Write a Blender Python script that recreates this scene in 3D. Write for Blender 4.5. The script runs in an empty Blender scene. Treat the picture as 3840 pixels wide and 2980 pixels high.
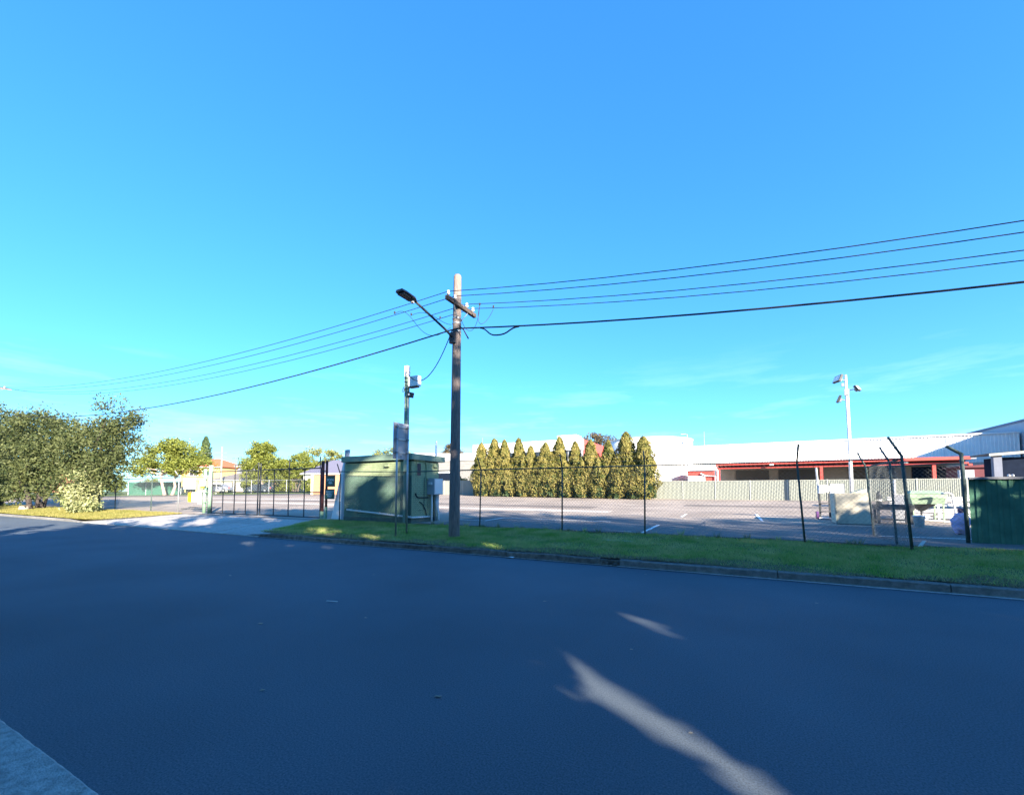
import bpy, bmesh, math, random
import numpy as np
from mathutils import Vector, Matrix
R = math.radians
rnd = random.Random(7)
nrs = np.random.RandomState(11)
SC = bpy.context.scene
COL = SC.collection

# ------------------------------------------------------------------ camera, sky, sun, exposure
cam_d = bpy.data.cameras.new('camera'); cam = bpy.data.objects.new('camera', cam_d); COL.objects.link(cam)
cam.location = (0, 0, 1.7); cam.rotation_euler = (R(93.2), 0, R(27.5))
cam_d.sensor_width = 36; cam_d.lens = 36 * 1580 / 3840; cam_d.shift_y = 0.0684
cam_d.clip_start = 0.05; cam_d.clip_end = 3000
SC.camera = cam

SUN_EL = R(20.0)
SH = Vector((-0.85, 0.527, 0)).normalized()          # horizontal direction the shadows fall in
SUNDIR = Vector((SH.x * math.cos(SUN_EL), SH.y * math.cos(SUN_EL), -math.sin(SUN_EL)))   # way the light travels
world = bpy.data.worlds.new('World'); SC.world = world; world.use_nodes = True
wn = world.node_tree; wn.nodes.clear()
def N(t, typ, **kw):
    n = t.nodes.new(typ)
    for k, v in kw.items(): setattr(n, k, v)
    return n
wo = N(wn, 'ShaderNodeOutputWorld'); bg = N(wn, 'ShaderNodeBackground'); sky = N(wn, 'ShaderNodeTexSky', sky_type='NISHITA')
sky.sun_disc = False; sky.sun_elevation = SUN_EL
sky.sun_rotation = math.atan2(-SUNDIR.x, -SUNDIR.y)
sky.air_density = 1.0; sky.dust_density = 0.15; sky.ozone_density = 3.0; sky.altitude = 20
hs = N(wn, 'ShaderNodeHueSaturation'); hs.inputs['Saturation'].default_value = 1.5; hs.inputs['Value'].default_value = 1.0
tint = N(wn, 'ShaderNodeMix', data_type='RGBA', blend_type='MULTIPLY'); tint.inputs[0].default_value = 1
tint.inputs[7].default_value = (0.52, 0.97, 1.36, 1)
gmm = N(wn, 'ShaderNodeGamma'); gmm.inputs[1].default_value = .62
wn.links.new(sky.outputs[0], gmm.inputs[0]); wn.links.new(gmm.outputs[0], hs.inputs['Color']); wn.links.new(hs.outputs[0], tint.inputs[6])
# thin high cloud, all round the sky, only near the horizon
tc = N(wn, 'ShaderNodeTexCoord'); mp = N(wn, 'ShaderNodeMapping'); mp.inputs['Scale'].default_value = (1.6, 1.6, 11)
nz = N(wn, 'ShaderNodeTexNoise'); nz.inputs['Scale'].default_value = 2.2; nz.inputs['Detail'].default_value = 6; nz.inputs['Roughness'].default_value = .6
cr = N(wn, 'ShaderNodeMapRange'); cr.inputs[1].default_value = .52; cr.inputs[2].default_value = .78; cr.inputs[3].default_value = 0; cr.inputs[4].default_value = .42
sp = N(wn, 'ShaderNodeSeparateXYZ'); el = N(wn, 'ShaderNodeMapRange'); el.inputs[1].default_value = .03; el.inputs[2].default_value = .30; el.inputs[3].default_value = 1; el.inputs[4].default_value = 0
mu = N(wn, 'ShaderNodeMath', operation='MULTIPLY')
cm = N(wn, 'ShaderNodeMix', data_type='RGBA'); cm.inputs[7].default_value = (3.4, 4.4, 4.8, 1)
wn.links.new(tc.outputs['Generated'], mp.inputs[0]); wn.links.new(mp.outputs[0], nz.inputs['Vector']); wn.links.new(nz.outputs[0], cr.inputs[0])
wn.links.new(tc.outputs['Generated'], sp.inputs[0]); wn.links.new(sp.outputs[2], el.inputs[0])
wn.links.new(cr.outputs[0], mu.inputs[0]); wn.links.new(el.outputs[0], mu.inputs[1]); wn.links.new(mu.outputs[0], cm.inputs[0])
wn.links.new(tint.outputs[2], cm.inputs[6]); wn.links.new(cm.outputs[2], bg.inputs[0]); wn.links.new(bg.outputs[0], wo.inputs[0])
bg.inputs[1].default_value = 0.12
sun_d = bpy.data.lights.new('sun', 'SUN'); sun_d.energy = 5.0; sun_d.angle = R(0.53); sun_d.color = (1.0, .88, .73)
sun = bpy.data.objects.new('sun', sun_d); COL.objects.link(sun); sun.location = (40, -30, 40)
sun.rotation_euler = SUNDIR.to_track_quat('-Z', 'Y').to_euler()
SC.view_settings.view_transform = 'Standard'; SC.view_settings.look = 'None'
SC.view_settings.exposure = 2.15; SC.view_settings.gamma = 1.0; SC.view_settings.use_curve_mapping = False
SC.render.engine = 'CYCLES'; SC.render.resolution_x = 1024; SC.render.resolution_y = 794

# ------------------------------------------------------------------ materials
MATS = {}
def mat(name, col, rough=.8, var=.18, scale=3.0, bump=0.0, bscale=40., metal=0., spec=.3, col2=None, stretch=None, detail=5., blotch=0., island=0.):
    if name in MATS: return MATS[name]
    m = bpy.data.materials.new(name); m.use_nodes = True; t = m.node_tree
    p = t.nodes['Principled BSDF']; p.inputs['Roughness'].default_value = rough; p.inputs['Metallic'].default_value = metal
    p.inputs['Specular IOR Level'].default_value = spec
    g = N(t, 'ShaderNodeNewGeometry'); mpn = N(t, 'ShaderNodeMapping')
    if stretch: mpn.inputs['Scale'].default_value = stretch
    t.links.new(g.outputs['Position'], mpn.inputs[0])
    n = N(t, 'ShaderNodeTexNoise'); n.inputs['Scale'].default_value = scale; n.inputs['Detail'].default_value = detail; n.inputs['Roughness'].default_value = .65
    t.links.new(mpn.outputs[0], n.inputs['Vector'])
    rp = N(t, 'ShaderNodeMapRange'); rp.inputs[1].default_value = .3; rp.inputs[2].default_value = .7
    t.links.new(n.outputs[0], rp.inputs[0])
    mx = N(t, 'ShaderNodeMix', data_type='RGBA')
    c = Vector(col)
    a = [max(0, v * (1 - var)) for v in c]; b = [min(1, v * (1 + var)) for v in c] if col2 is None else list(col2)
    mx.inputs[6].default_value = (*a, 1); mx.inputs[7].default_value = (*b, 1)
    t.links.new(rp.outputs[0], mx.inputs[0]); out = mx.outputs[2]
    if blotch:
        n2 = N(t, 'ShaderNodeTexNoise'); n2.inputs['Scale'].default_value = .35; n2.inputs['Detail'].default_value = 3
        t.links.new(g.outputs['Position'], n2.inputs['Vector'])
        r2 = N(t, 'ShaderNodeMapRange'); r2.inputs[1].default_value = .35; r2.inputs[2].default_value = .65; r2.inputs[3].default_value = 1 - blotch; r2.inputs[4].default_value = 1 + blotch
        t.links.new(n2.outputs[0], r2.inputs[0])
        m2 = N(t, 'ShaderNodeVectorMath', operation='SCALE'); t.links.new(out, m2.inputs[0]); t.links.new(r2.outputs[0], m2.inputs[3]); out = m2.outputs[0]
    if island:
        r3 = N(t, 'ShaderNodeMapRange'); r3.inputs[3].default_value = 1 - island; r3.inputs[4].default_value = 1 + island
        t.links.new(g.outputs['Random Per Island'], r3.inputs[0])
        m3 = N(t, 'ShaderNodeVectorMath', operation='SCALE'); t.links.new(out, m3.inputs[0]); t.links.new(r3.outputs[0], m3.inputs[3]); out = m3.outputs[0]
    t.links.new(out, p.inputs['Base Color'])
    if bump:
        nb = N(t, 'ShaderNodeTexNoise'); nb.inputs['Scale'].default_value = bscale; nb.inputs['Detail'].default_value = 4
        t.links.new(mpn.outputs[0], nb.inputs['Vector'])
        bp = N(t, 'ShaderNodeBump'); bp.inputs['Strength'].default_value = bump; bp.inputs['Distance'].default_value = .02
        t.links.new(nb.outputs[0], bp.inputs['Height']); t.links.new(bp.outputs[0], p.inputs['Normal'])
    MATS[name] = m; return m
def leafmat(name, c1, c2, c3=None, trans=.25, isl=.55, ns=.9, na=1.1):
    if name in MATS: return MATS[name]
    m = bpy.data.materials.new(name); m.use_nodes = True; t = m.node_tree
    p = t.nodes['Principled BSDF']; p.inputs['Roughness'].default_value = .6; p.inputs['Specular IOR Level'].default_value = .25
    g = N(t, 'ShaderNodeNewGeometry'); rmp = N(t, 'ShaderNodeValToRGB')
    rmp.color_ramp.elements[0].color = (*c1, 1); rmp.color_ramp.elements[1].color = (*c2, 1)
    if c3:
        e = rmp.color_ramp.elements.new(.9); e.color = (*c3, 1); rmp.color_ramp.elements[2].color = (*c3, 1); rmp.color_ramp.elements[1].position = .86 if rmp.color_ramp.elements[1].position < .9 else .9
    nn = N(t, 'ShaderNodeTexNoise'); nn.inputs['Scale'].default_value = ns; nn.inputs['Detail'].default_value = 2
    t.links.new(g.outputs['Position'], nn.inputs['Vector'])
    ad = N(t, 'ShaderNodeMath', operation='MULTIPLY_ADD'); ad.inputs[1].default_value = isl
    sb = N(t, 'ShaderNodeMath', operation='MULTIPLY_ADD'); sb.inputs[1].default_value = na; sb.inputs[2].default_value = .22 - na/2 + (.55 - isl)/2
    t.links.new(nn.outputs[0], sb.inputs[0]); t.links.new(g.outputs['Random Per Island'], ad.inputs[0]); t.links.new(sb.outputs[0], ad.inputs[2])
    t.links.new(ad.outputs[0], rmp.inputs[0]); t.links.new(rmp.outputs[0], p.inputs['Base Color'])
    tr = N(t, 'ShaderNodeBsdfTranslucent'); t.links.new(rmp.outputs[0], tr.inputs[0])
    ms = N(t, 'ShaderNodeMixShader'); ms.inputs[0].default_value = trans
    t.links.new(p.outputs[0], ms.inputs[1]); t.links.new(tr.outputs[0], ms.inputs[2]); t.links.new(ms.outputs[0], t.nodes['Material Output'].inputs[0])
    MATS[name] = m; return m

M_road = mat('road_asphalt', (.092, .116, .138), .85, .5, 80, .35, 240, spec=.25, blotch=.10, detail=8, stretch=(1, 1, 1))
M_yard = mat('yard_asphalt', (.33, .275, .225), .9, .22, 25, .4, 120, blotch=.16, spec=.15)
M_yard2 = mat('yard_dark_asphalt', (.20, .17, .145), .9, .2, 25, .4, 120, blotch=.1, spec=.15)
M_pale = mat('pale_paving', (.5, .44, .37), .9, .15, 18, .3, 90, blotch=.1)
M_conc = mat('driveway_concrete', (.38, .36, .33), .9, .22, 9, .35, 70, blotch=.12)
M_kold = mat('old_kerb_concrete', (.15, .13, .11), .95, .5, 7, .8, 45, blotch=.3)
M_knew = mat('kerb_concrete', (.20, .195, .18), .95, .3, 8, .6, 60, blotch=.15)
M_gut = mat('gutter_concrete', (.42, .42, .40), .9, .3, 12, .3, 60)
M_soil = mat('verge_soil', (.16, .14, .085), .95, .4, 9, .6, 50, col2=(.10, .18, .04))
M_ground = mat('dry_ground', (.20, .17, .11), .95, .3, 2, .3, 20, blotch=.2)
M_lawn = mat('far_lawn', (.11, .15, .035), .95, .35, 3, .5, 30)
M_paint = mat('white_paint', (.72, .72, .70), .7, .2, 15)
M_wood = mat('weathered_timber', (.21, .17, .15), .9, .45, 5, .6, 25, stretch=(9, 9, .6))
M_galv = mat('galvanised_steel', (.38, .40, .41), .45, .15, 6, metal=.6, spec=.5)
M_steelg = mat('dull_grey_metal', (.26, .27, .29), .6, .15, 5, metal=.2)
M_dark = mat('dark_steel', (.045, .05, .055), .6, .3, 10)
M_fpost = mat('fence_post_paint', (.06, .09, .08), .7, .4, 12)
M_mesh = mat('chain_link_wire', (.24, .26, .25), .6, .3, 12, metal=.3)
M_black = mat('black_rubber', (.018, .018, .02), .6, .2, 8)
M_white = mat('white_metal', (.74, .74, .73), .5, .06, 2)
M_whitew = mat('white_wall', (.80, .79, .77), .7, .05, 1.5)
M_porc = mat('white_porcelain', (.8, .8, .78), .25, .05, 4, spec=.5)
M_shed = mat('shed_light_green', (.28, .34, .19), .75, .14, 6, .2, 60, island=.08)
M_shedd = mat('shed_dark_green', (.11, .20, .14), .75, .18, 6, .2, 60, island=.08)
M_fascia = mat('shed_fascia_green', (.19, .27, .20), .65, .1, 4)
M_base = mat('shed_plinth', (.10, .13, .10), .9, .3, 8)
M_mbox = mat('meter_box_grey', (.36, .38, .40), .5, .06, 4)
M_green = mat('green_tin', (.075, .21, .14), .65, .25, 2.5, .1, 30, blotch=.12)
M_gfence = mat('grey_green_tin', (.28, .30, .26), .6, .08, 3)
M_gpost = mat('grey_green_post', (.36, .38, .34), .6, .08, 3)
M_red = mat('red_paint', (.52, .075, .06), .6, .12, 3)
M_maroon = mat('maroon_wall', (.11, .028, .035), .7, .15, 3)
M_grey = mat('grey_wall', (.30, .29, .27), .8, .1, 2)
M_dgrey = mat('dark_shutter', (.085, .088, .085), .7, .15, 3)
M_navy = mat('navy_wall', (.011, .017, .033), .9, .2, 3, spec=.03)  # darkened to stand in for shade on the navy shed front
M_bluegrey = mat('blue_grey_wall', (.36, .38, .42), .7, .06, 2)
M_glass = mat('window_glass', (.03, .035, .045), .12, .2, 2, spec=.6)
M_brick = mat('orange_brick', (.42, .20, .11), .9, .2, 25, .3, 60)
M_ybrick = mat('yellow_brick', (.62, .40, .16), .9, .15, 20)
M_cream = mat('cream_render', (.72, .62, .42), .85, .08, 4)
M_roofr = mat('red_roof_tile', (.48, .13, .06), .85, .2, 8, .4, 12)
M_roofg = mat('grey_roof_tile', (.15, .135, .13), .85, .2, 8, .4, 12)
M_roofp = mat('slate_roof', (.12, .12, .17), .8, .15, 6)
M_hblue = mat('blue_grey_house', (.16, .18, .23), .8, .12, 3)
M_crate = mat('stained_cream_crate', (.55, .51, .40), .85, .22, 3, .3, 30)
M_hop = mat('hopper_green', (.26, .36, .25), .6, .18, 4)
M_bark = mat('grey_bark', (.10, .08, .065), .95, .4, 6, .8, 20, stretch=(4, 4, 1))
M_barkshade = mat('shade_dark_bark', (.055, .045, .04), .95, .4, 6, .8, 20, stretch=(4, 4, 1))  # bark copy darkened to stand in for shade on the melaleuca trunks
M_barkp = mat('pale_bark', (.34, .27, .22), .9, .35, 5, .6, 20, stretch=(3, 3, 1))
M_yellow = mat('yellow_sign', (.75, .48, .03), .5, .05, 3)
M_signg = mat('dark_green_sign', (.012, .07, .05), .45, .08, 3)
M_signred = mat('sign_red', (.55, .04, .05), .5, .05, 3)
M_signblue = mat('sign_blue', (.05, .08, .35), .5, .05, 3)
M_car = mat('dark_car_paint', (.03, .04, .055), .25, .1, 2, spec=.6)
M_carw = mat('white_car_paint', (.75, .76, .78), .3, .05, 2, spec=.5)
M_bag = mat('lilac_bag', (.45, .40, .62), .6, .3, 6)
M_cloth = mat('green_shade_cloth', (.035, .12, .085), .8, .2, 6)
M_rustred = mat('rusty_red_post', (.085, .03, .03), .8, .4, 12)
M_purple = mat('purple_plastic', (.12, .05, .16), .5, .1, 4)
L_mel = leafmat('melaleuca_leaves', (.018, .038, .012), (.062, .105, .03), (.12, .135, .05))
L_bush = leafmat('pale_shrub_leaves', (.14, .19, .06), (.33, .37, .16), (.42, .42, .22))
L_con = leafmat('conifer_sprays', (.055, .082, .013), (.20, .22, .036), (.29, .24, .07), isl=.4, ns=1.7, na=1.7)
L_gum = leafmat('gum_leaves', (.035, .05, .02), (.09, .105, .04), trans=.12)
L_lime = leafmat('lime_leaves', (.075, .105, .02), (.245, .265, .05))
L_olive = leafmat('olive_leaves', (.10, .12, .035), (.28, .29, .09))
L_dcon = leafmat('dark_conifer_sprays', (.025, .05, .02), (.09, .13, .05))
L_brown = leafmat('russet_leaves', (.06, .055, .03), (.19, .14, .075))
L_grass = leafmat('grass_blades', (.16, .36, .05), (.33, .58, .09), (.56, .54, .22), trans=.45, ns=1.6, na=1.7, isl=.4)
L_grassy = leafmat('dry_grass_blades', (.16, .17, .035), (.34, .29, .10), trans=.3)

# ------------------------------------------------------------------ mesh helpers
ORG = {}
class MB:
    def __init__(s): s.v = []; s.f = []
    def add(s, vs, fs):
        o = len(s.v); s.v += [tuple(v) for v in vs]; s.f += [tuple(i + o for i in f) for f in fs]; return s
    def box(s, x0, y0, z0, x1, y1, z1):
        return s.add([(x0,y0,z0),(x1,y0,z0),(x1,y1,z0),(x0,y1,z0),(x0,y0,z1),(x1,y0,z1),(x1,y1,z1),(x0,y1,z1)],
            [(0,3,2,1),(4,5,6,7),(0,1,5,4),(1,2,6,5),(2,3,7,6),(3,0,4,7)])
    def obox(s, c, size, mtx=None):
        m = mtx or Matrix.Identity(3); h = [q / 2 for q in size]; c = Vector(c)
        vs = [c + m @ Vector((a*h[0], b*h[1], d*h[2])) for d in (-1,1) for a,b in ((-1,-1),(1,-1),(1,1),(-1,1))]
        return s.add(vs, [(0,3,2,1),(4,5,6,7),(0,1,5,4),(1,2,6,5),(2,3,7,6),(3,0,4,7)])
    def bar(s, p0, p1, w, h=None):
        p0 = Vector(p0); p1 = Vector(p1); d = p1 - p0
        return s.obox((p0 + p1) / 2, (w, h or w, d.length), d.to_track_quat('Z', 'Y').to_matrix())
    def tube(s, pts, r, n=6, cap=True):
        pts = [Vector(p) for p in pts]; rs = r if isinstance(r, (list, tuple)) else [r] * len(pts)
        o = len(s.v); up = None
        for i, p in enumerate(pts):
            d = (pts[min(i+1, len(pts)-1)] - pts[max(i-1, 0)]).normalized()
            if up is None: up = Vector((0,0,1)) if abs(d.z) < .9 else Vector((1,0,0))
            a = d.cross(up).normalized(); b = a.cross(d).normalized()
            for k in range(n):
                th = 2 * math.pi * k / n; s.v.append(tuple(p + (a * math.cos(th) + b * math.sin(th)) * rs[i]))
        for i in range(len(pts) - 1):
            for k in range(n):
                s.f.append((o+i*n+k, o+i*n+(k+1)%n, o+(i+1)*n+(k+1)%n, o+(i+1)*n+k))
        if cap:
            s.f.append(tuple(o+k for k in range(n))[::-1]); s.f.append(tuple(o+(len(pts)-1)*n+k for k in range(n)))
        return s
    def lathe(s, c, prof, n=24):
        o = len(s.v); c = Vector(c)
        for r, z in prof:
            for k in range(n):
                th = 2*math.pi*k/n; s.v.append((c.x + r*math.cos(th), c.y + r*math.sin(th), c.z + z))
        for i in range(len(prof)-1):
            for k in range(n): s.f.append((o+i*n+k, o+i*n+(k+1)%n, o+(i+1)*n+(k+1)%n, o+(i+1)*n+k))
        s.f.append(tuple(o+k for k in range(n))[::-1]); s.f.append(tuple(o+(len(prof)-1)*n+k for k in range(n)))
        return s
    def prism(s, poly, ax, t0, t1):
        """poly in the two other axes, extruded along axis ax (0,1,2)"""
        def P(a, b, t): return {0:(t,a,b), 1:(a,t,b), 2:(a,b,t)}[ax]
        n = len(poly)
        vs = [P(a,b,t0) for a,b in poly] + [P(a,b,t1) for a,b in poly]
        fs = [tuple(range(n)), tuple(range(2*n-1, n-1, -1))] + [(i+n, (i+1)%n+n, (i+1)%n, i) for i in range(n)]
        return s.add(vs, fs)
    def grid(s, xs, ys, fz):
        o = len(s.v); nx = len(xs)
        for y in ys:
            for x in xs: s.v.append((x, y, fz(x, y)))
        for j in range(len(ys)-1):
            for i in range(nx-1): s.f.append((o+j*nx+i, o+j*nx+i+1, o+(j+1)*nx+i+1, o+(j+1)*nx+i))
        return s
    def build(s, name, m, parent=None, at=None, smooth=False, fix=True, kind=None):
        org = ORG.get(parent, Vector((0,0,0))) if parent else Vector(at or (0,0,0))
        me = bpy.data.meshes.new(name); me.from_pydata([(v[0]-org.x, v[1]-org.y, v[2]-org.z) for v in s.v], [], s.f)
        if fix:
            b = bmesh.new(); b.from_mesh(me); bmesh.ops.recalc_face_normals(b, faces=b.faces); b.to_mesh(me); b.free()
        if smooth:
            me.polygons.foreach_set('use_smooth', [True]*len(me.polygons)); 
        me.materials.append(m)
        return link(name, me, parent, org, kind)
def link(name, me, parent, org, kind=None):
    o = bpy.data.objects.new(name, me); COL.objects.link(o)
    if parent: o.parent = parent; ORG[o] = org
    else: o.location = org; ORG[o] = Vector(org)
    if kind: o['kind'] = kind
    return o
def thing(name, label, cat, loc, group=None):
    o = bpy.data.objects.new(name, None); COL.objects.link(o); o.location = loc; o.empty_display_size = .2; ORG[o] = Vector(loc)
    return tag(o, label, cat, group)
def tag(o, label, cat, group=None):
    o['label'] = label; o['category'] = cat
    if group: o['group'] = group
    return o
def struct(o): o['kind'] = 'structure'; return o
def quads(name, P, m, parent, kind=None, at=None):
    """P: (n,4,3) array of quads -> one mesh"""
    n, k = P.shape[:2]; org = ORG.get(parent, Vector((0,0,0))) if parent else Vector(at or (0,0,0))
    me = bpy.data.meshes.new(name); me.vertices.add(n*k); me.vertices.foreach_set('co', (P - np.array(org)).astype(np.float32).ravel())
    me.loops.add(n*k); me.loops.foreach_set('vertex_index', np.arange(n*k, dtype=np.int32)); me.polygons.add(n)
    me.polygons.foreach_set('loop_start', np.arange(0, n*k, k, dtype=np.int32)); me.polygons.foreach_set('loop_total', np.full(n, k, np.int32))
    me.update(calc_edges=True); me.materials.append(m)
    return link(name, me, parent, org, kind)
def rect(name, m, parent, x0, y0, x1, y1, z): return MB().add([(x0,y0,z),(x1,y0,z),(x1,y1,z),(x0,y1,z)], [(0,1,2,3)]).build(name, m, parent)

def gz(x, y):
    if y < 9.7: return 0.
    if y < 13.5: return .15 + .2 * (y - 9.7) / 3.8
    k = .018 + .0004 * min(30, max(0, -x - 3))
    return min(1.45, .35 + k * (y - 13.5))

# ------------------------------------------------------------------ the setting
XS = [-600, -300, -160, -110] + list(range(-92, 34, 3)) + [60, 110, 300, 600]
YS = [13.5, 15, 18, 21, 24, 27, 30, 33, 36, 39, 42, 46, 50, 56, 64, 80, 120, 300, 900]
struct(MB().grid(XS, [-500, -60, 0.55, .56, 9.69, 9.7, 11, 13.49] + YS, lambda x, y: -.06 if y < 9.695 and y > .555 else (.09 if y <= .555 else gz(x, y) - (.14 if y < 13.5 else .035))).build('ground', M_ground))
struct(MB().grid([-300, -150, -80, -40, -20, -10, 0, 10, 20, 60, 200], [1.02, 4, 7, 9.6], lambda x, y: 0.0).build('road', M_road))
struct(MB().grid([x for x in XS if -95 < x < 31], YS[:12], lambda x, y: gz(x, y)).build('yard', M_yard))
# worn patches and paving strips lying on the yard
def sheet(name, m, pts, dz):
    return struct(MB().add([(x, y, gz(x, y) + dz) for x, y in pts], [tuple(range(len(pts)))]).build(name, m))
def strip(name, m, x0, x1, fy0, fy1, dz, n=24):
    mb = MB(); xs = [x0 + (x1 - x0) * i / n for i in range(n + 1)]
    vs = []; 
    for x in xs: vs += [(x, fy0(x), gz(x, fy0(x)) + dz), (x, fy1(x), gz(x, fy1(x)) + dz)]
    mb.add(vs, [(2*i, 2*i+2, 2*i+3, 2*i+1) for i in range(n)])
    return struct(mb.build(name, m))
wob = lambda a, b, c: (lambda x: a + b * math.sin(x * .7 + c) + .5 * b * math.sin(x * 1.9 + 2 * c))
strip('dark_paving', M_yard2, -40, -8, wob(26.2, .12, 1), wob(28.2, .12, 2), .006)
strip('pale_paving', M_pale, -46, -6, wob(22.6, .1, .4), wob(24.3, .1, 2.2), .006)
strip('pale_paving', M_pale, -60, -33, wob(28.5, .1, .4), wob(30.0, .1, 2.2), .006)
strip('dark_paving', M_yard2, -90, -30, wob(37.5, .12, 1), wob(40.0, .12, 2), .006)
strip('dark_paving', M_yard2, -3, 6, wob(31, .1, 1), wob(33.5, .1, 2), .006)
strip('dark_paving', mat('grey_yard_asphalt', (.17, .16, .15), .9, .25, 30, .3, 120, blotch=.12, spec=.15), -11, 11.5, wob(13.85, .05, 1), wob(19.3, .25, 2), .005)
# painted bay lines
def line(p, q, w=.11):
    p = Vector((*p, 0)); q = Vector((*q, 0)); d = (q - p).normalized(); s = Vector((-d.y, d.x, 0)) * w / 2
    n = 10; mb = MB(); vs = []
    for i in range(n + 1):
        c = p.lerp(q, i / n); ww = 1 + .25 * rnd.uniform(-1, 1)
        for e in (s, -s):
            a = c + e * ww; vs.append((a.x, a.y, gz(a.x, a.y) + .012))
    mb.add(vs, [(2*i, 2*i+1, 2*i+3, 2*i+2) for i in range(n)]); return struct(mb.build('bay_line', M_paint))
for a, b in [((-11.2, 16.0), (-9.75, 15.95)), ((-9.62, 15.9), (-9.62, 17.6)), ((-2.6, 13.7), (-2.5, 16.9)), ((-3.45, 14.1), (-2.95, 14.15)),
             ((-2.12, 21.2), (-2.08, 23.3)), ((1.08, 20.0), (1.05, 24.4)), ((3.75, 15.85), (6.2, 15.95)), ((-9.6, 17.55), (-4.5, 17.5))]: line(a, b)
# driveway apron: separate slabs
dw = struct(MB().add([(-31.5, 9.62, .004), (-15.6, 9.62, .004), (-17.2, 13.6, .30), (-28.6, 13.9, .33)], [(0,1,2,3)]).build('driveway', M_kold))
for i in range(5):
    for j in range(2):
        def dp(u, v):
            a = Vector((-31.5, 9.60, .03)).lerp(Vector((-15.6, 9.60, .03)), u); b = Vector((-28.9, 14.2, .385)).lerp(Vector((-17.2, 14.2, .385)), u); return a.lerp(b, v)
        e = .0025; us = (i/5 + e, (i+1)/5 - e); vsb = ((j*.5 + .004), ((j+1)*.5 - .004))
        q = [dp(us[0], vsb[0]), dp(us[1], vsb[0]), dp(us[1], vsb[1]), dp(us[0], vsb[1])]
        MB().add([(p.x, p.y, p.z) for p in q] + [(p.x, p.y, p.z - .05) for p in q], [(0,1,2,3),(4,7,6,5),(0,4,5,1),(1,5,6,2),(2,6,7,3),(3,7,4,0)]).build('slab', M_conc, dw)
# verge beds
def bed(name, m, xs, y0=9.84, y1=13.55):
    ys = [y0, 10.5, 11.5, 12.5, y1]
    def hz(x, y): return (gz(x, y) if y < 13.5 else .352) + .012 + .018 * math.sin(x * 1.3 + y) * math.sin(y * 2.1 - x * .4)
    return struct(MB().grid(xs, ys, hz).build(name, m))
bed('verge', M_soil, [-15.4 + .6 * i for i in range(60)])
bed('verge', M_lawn, [-110 + 1.99 * i for i in range(40)])
# dirt strip under the fence
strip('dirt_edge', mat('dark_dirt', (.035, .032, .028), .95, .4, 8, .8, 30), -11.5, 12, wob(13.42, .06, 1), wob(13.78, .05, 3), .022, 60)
# kerb: individual stones
kerb = struct(bpy.data.objects.new('kerb', None)); COL.objects.link(kerb); ORG[kerb] = Vector((0,0,0))
def stone(x0, x1, m, chip=0, h0=None, h1=None):
    prof = [(9.68, -.05), (9.70, .128), (9.725, .148), (9.85, .152), (9.85, -.05)]
    n = 8; mb = MB(); vs = []
    for i in range(n + 1):
        x = x0 + .008 + (x1 - x0 - .016) * i / n; e = rnd.uniform(-.004, .004) + chip * rnd.uniform(-.02, .008)
        hh = 1 if h0 is None else h0 + (h1 - h0) * i / n
        for k, (y, z) in enumerate(prof): vs.append((x, y + (e if k in (1, 2) else 0), (z * hh if z > 0 else z) + (e if k in (1, 2, 3) else 0)))
    fs = [(i*5+k, i*5+k+1, (i+1)*5+k+1, (i+1)*5+k) for i in range(n) for k in range(4)] + [(0,1,2,3,4), tuple(n*5+k for k in (4,3,2,1,0))]
    mb.add(vs, fs).build('kerb_stone', m, kerb)
stone(-16.6, -14.9, M_kold, .4, .25, 1)
xk = [-14.9, -12.7, -10.3, -7.6, -5.2, -2.75]
for a, b in zip(xk, xk[1:]): stone(a, b, M_kold, .8)
stone(-2.74, -2.5, M_kold, 1.2, .9, .5); stone(-2.48, -2.32, M_kold, 1.5, .45, .65)
xk = [-2.3, .75, 3.2, 5.6, 8.0, 10.4, 12.8, 15.2, 17.6, 20]
for a, b in zip(xk, xk[1:]): stone(a, b, M_knew, .15)
for i in range(24): stone(-33.6 - 2.4 * (i + 1), -33.6 - 2.4 * i, M_knew, .3, .8, .8)
stone(-33.6, -31.6, M_knew, .3, .7, .2)
strip2 = MB()
xs = np.linspace(-16, 22, 120)
vs = []
for x in xs:
    w = .02 + .065 * min(1, max(.25, (x + 4) / 6)) * (1 + .25 * math.sin(x * 5.1) * math.sin(x * 2.3)); vs += [(x, 9.695 - w, .006), (x, 9.70, .012)]
strip2.add(vs, [(2*i, 2*i+2, 2*i+3, 2*i+1) for i in range(len(xs)-1)]); struct(strip2.build('gutter', M_gut))
MB().box(-2.76, 9.712, -.05, -2.30, 9.9, .122).build('dirt_fill', mat('kerb_dirt', (.12, .105, .085), .95, .4, 14, .8, 40), kerb)
for i in range(9):
    x = rnd.uniform(-2.74, -2.32); q = rnd.uniform(.02, .05); MB().obox((x, rnd.uniform(9.68, 9.74), .03 + rnd.uniform(0, .08)), (q*1.6, q, q), Matrix.Rotation(rnd.uniform(0, 3), 3, 'Z') @ Matrix.Rotation(rnd.uniform(0, 1), 3, 'X')).build('rubble', M_kold, kerb)
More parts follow.
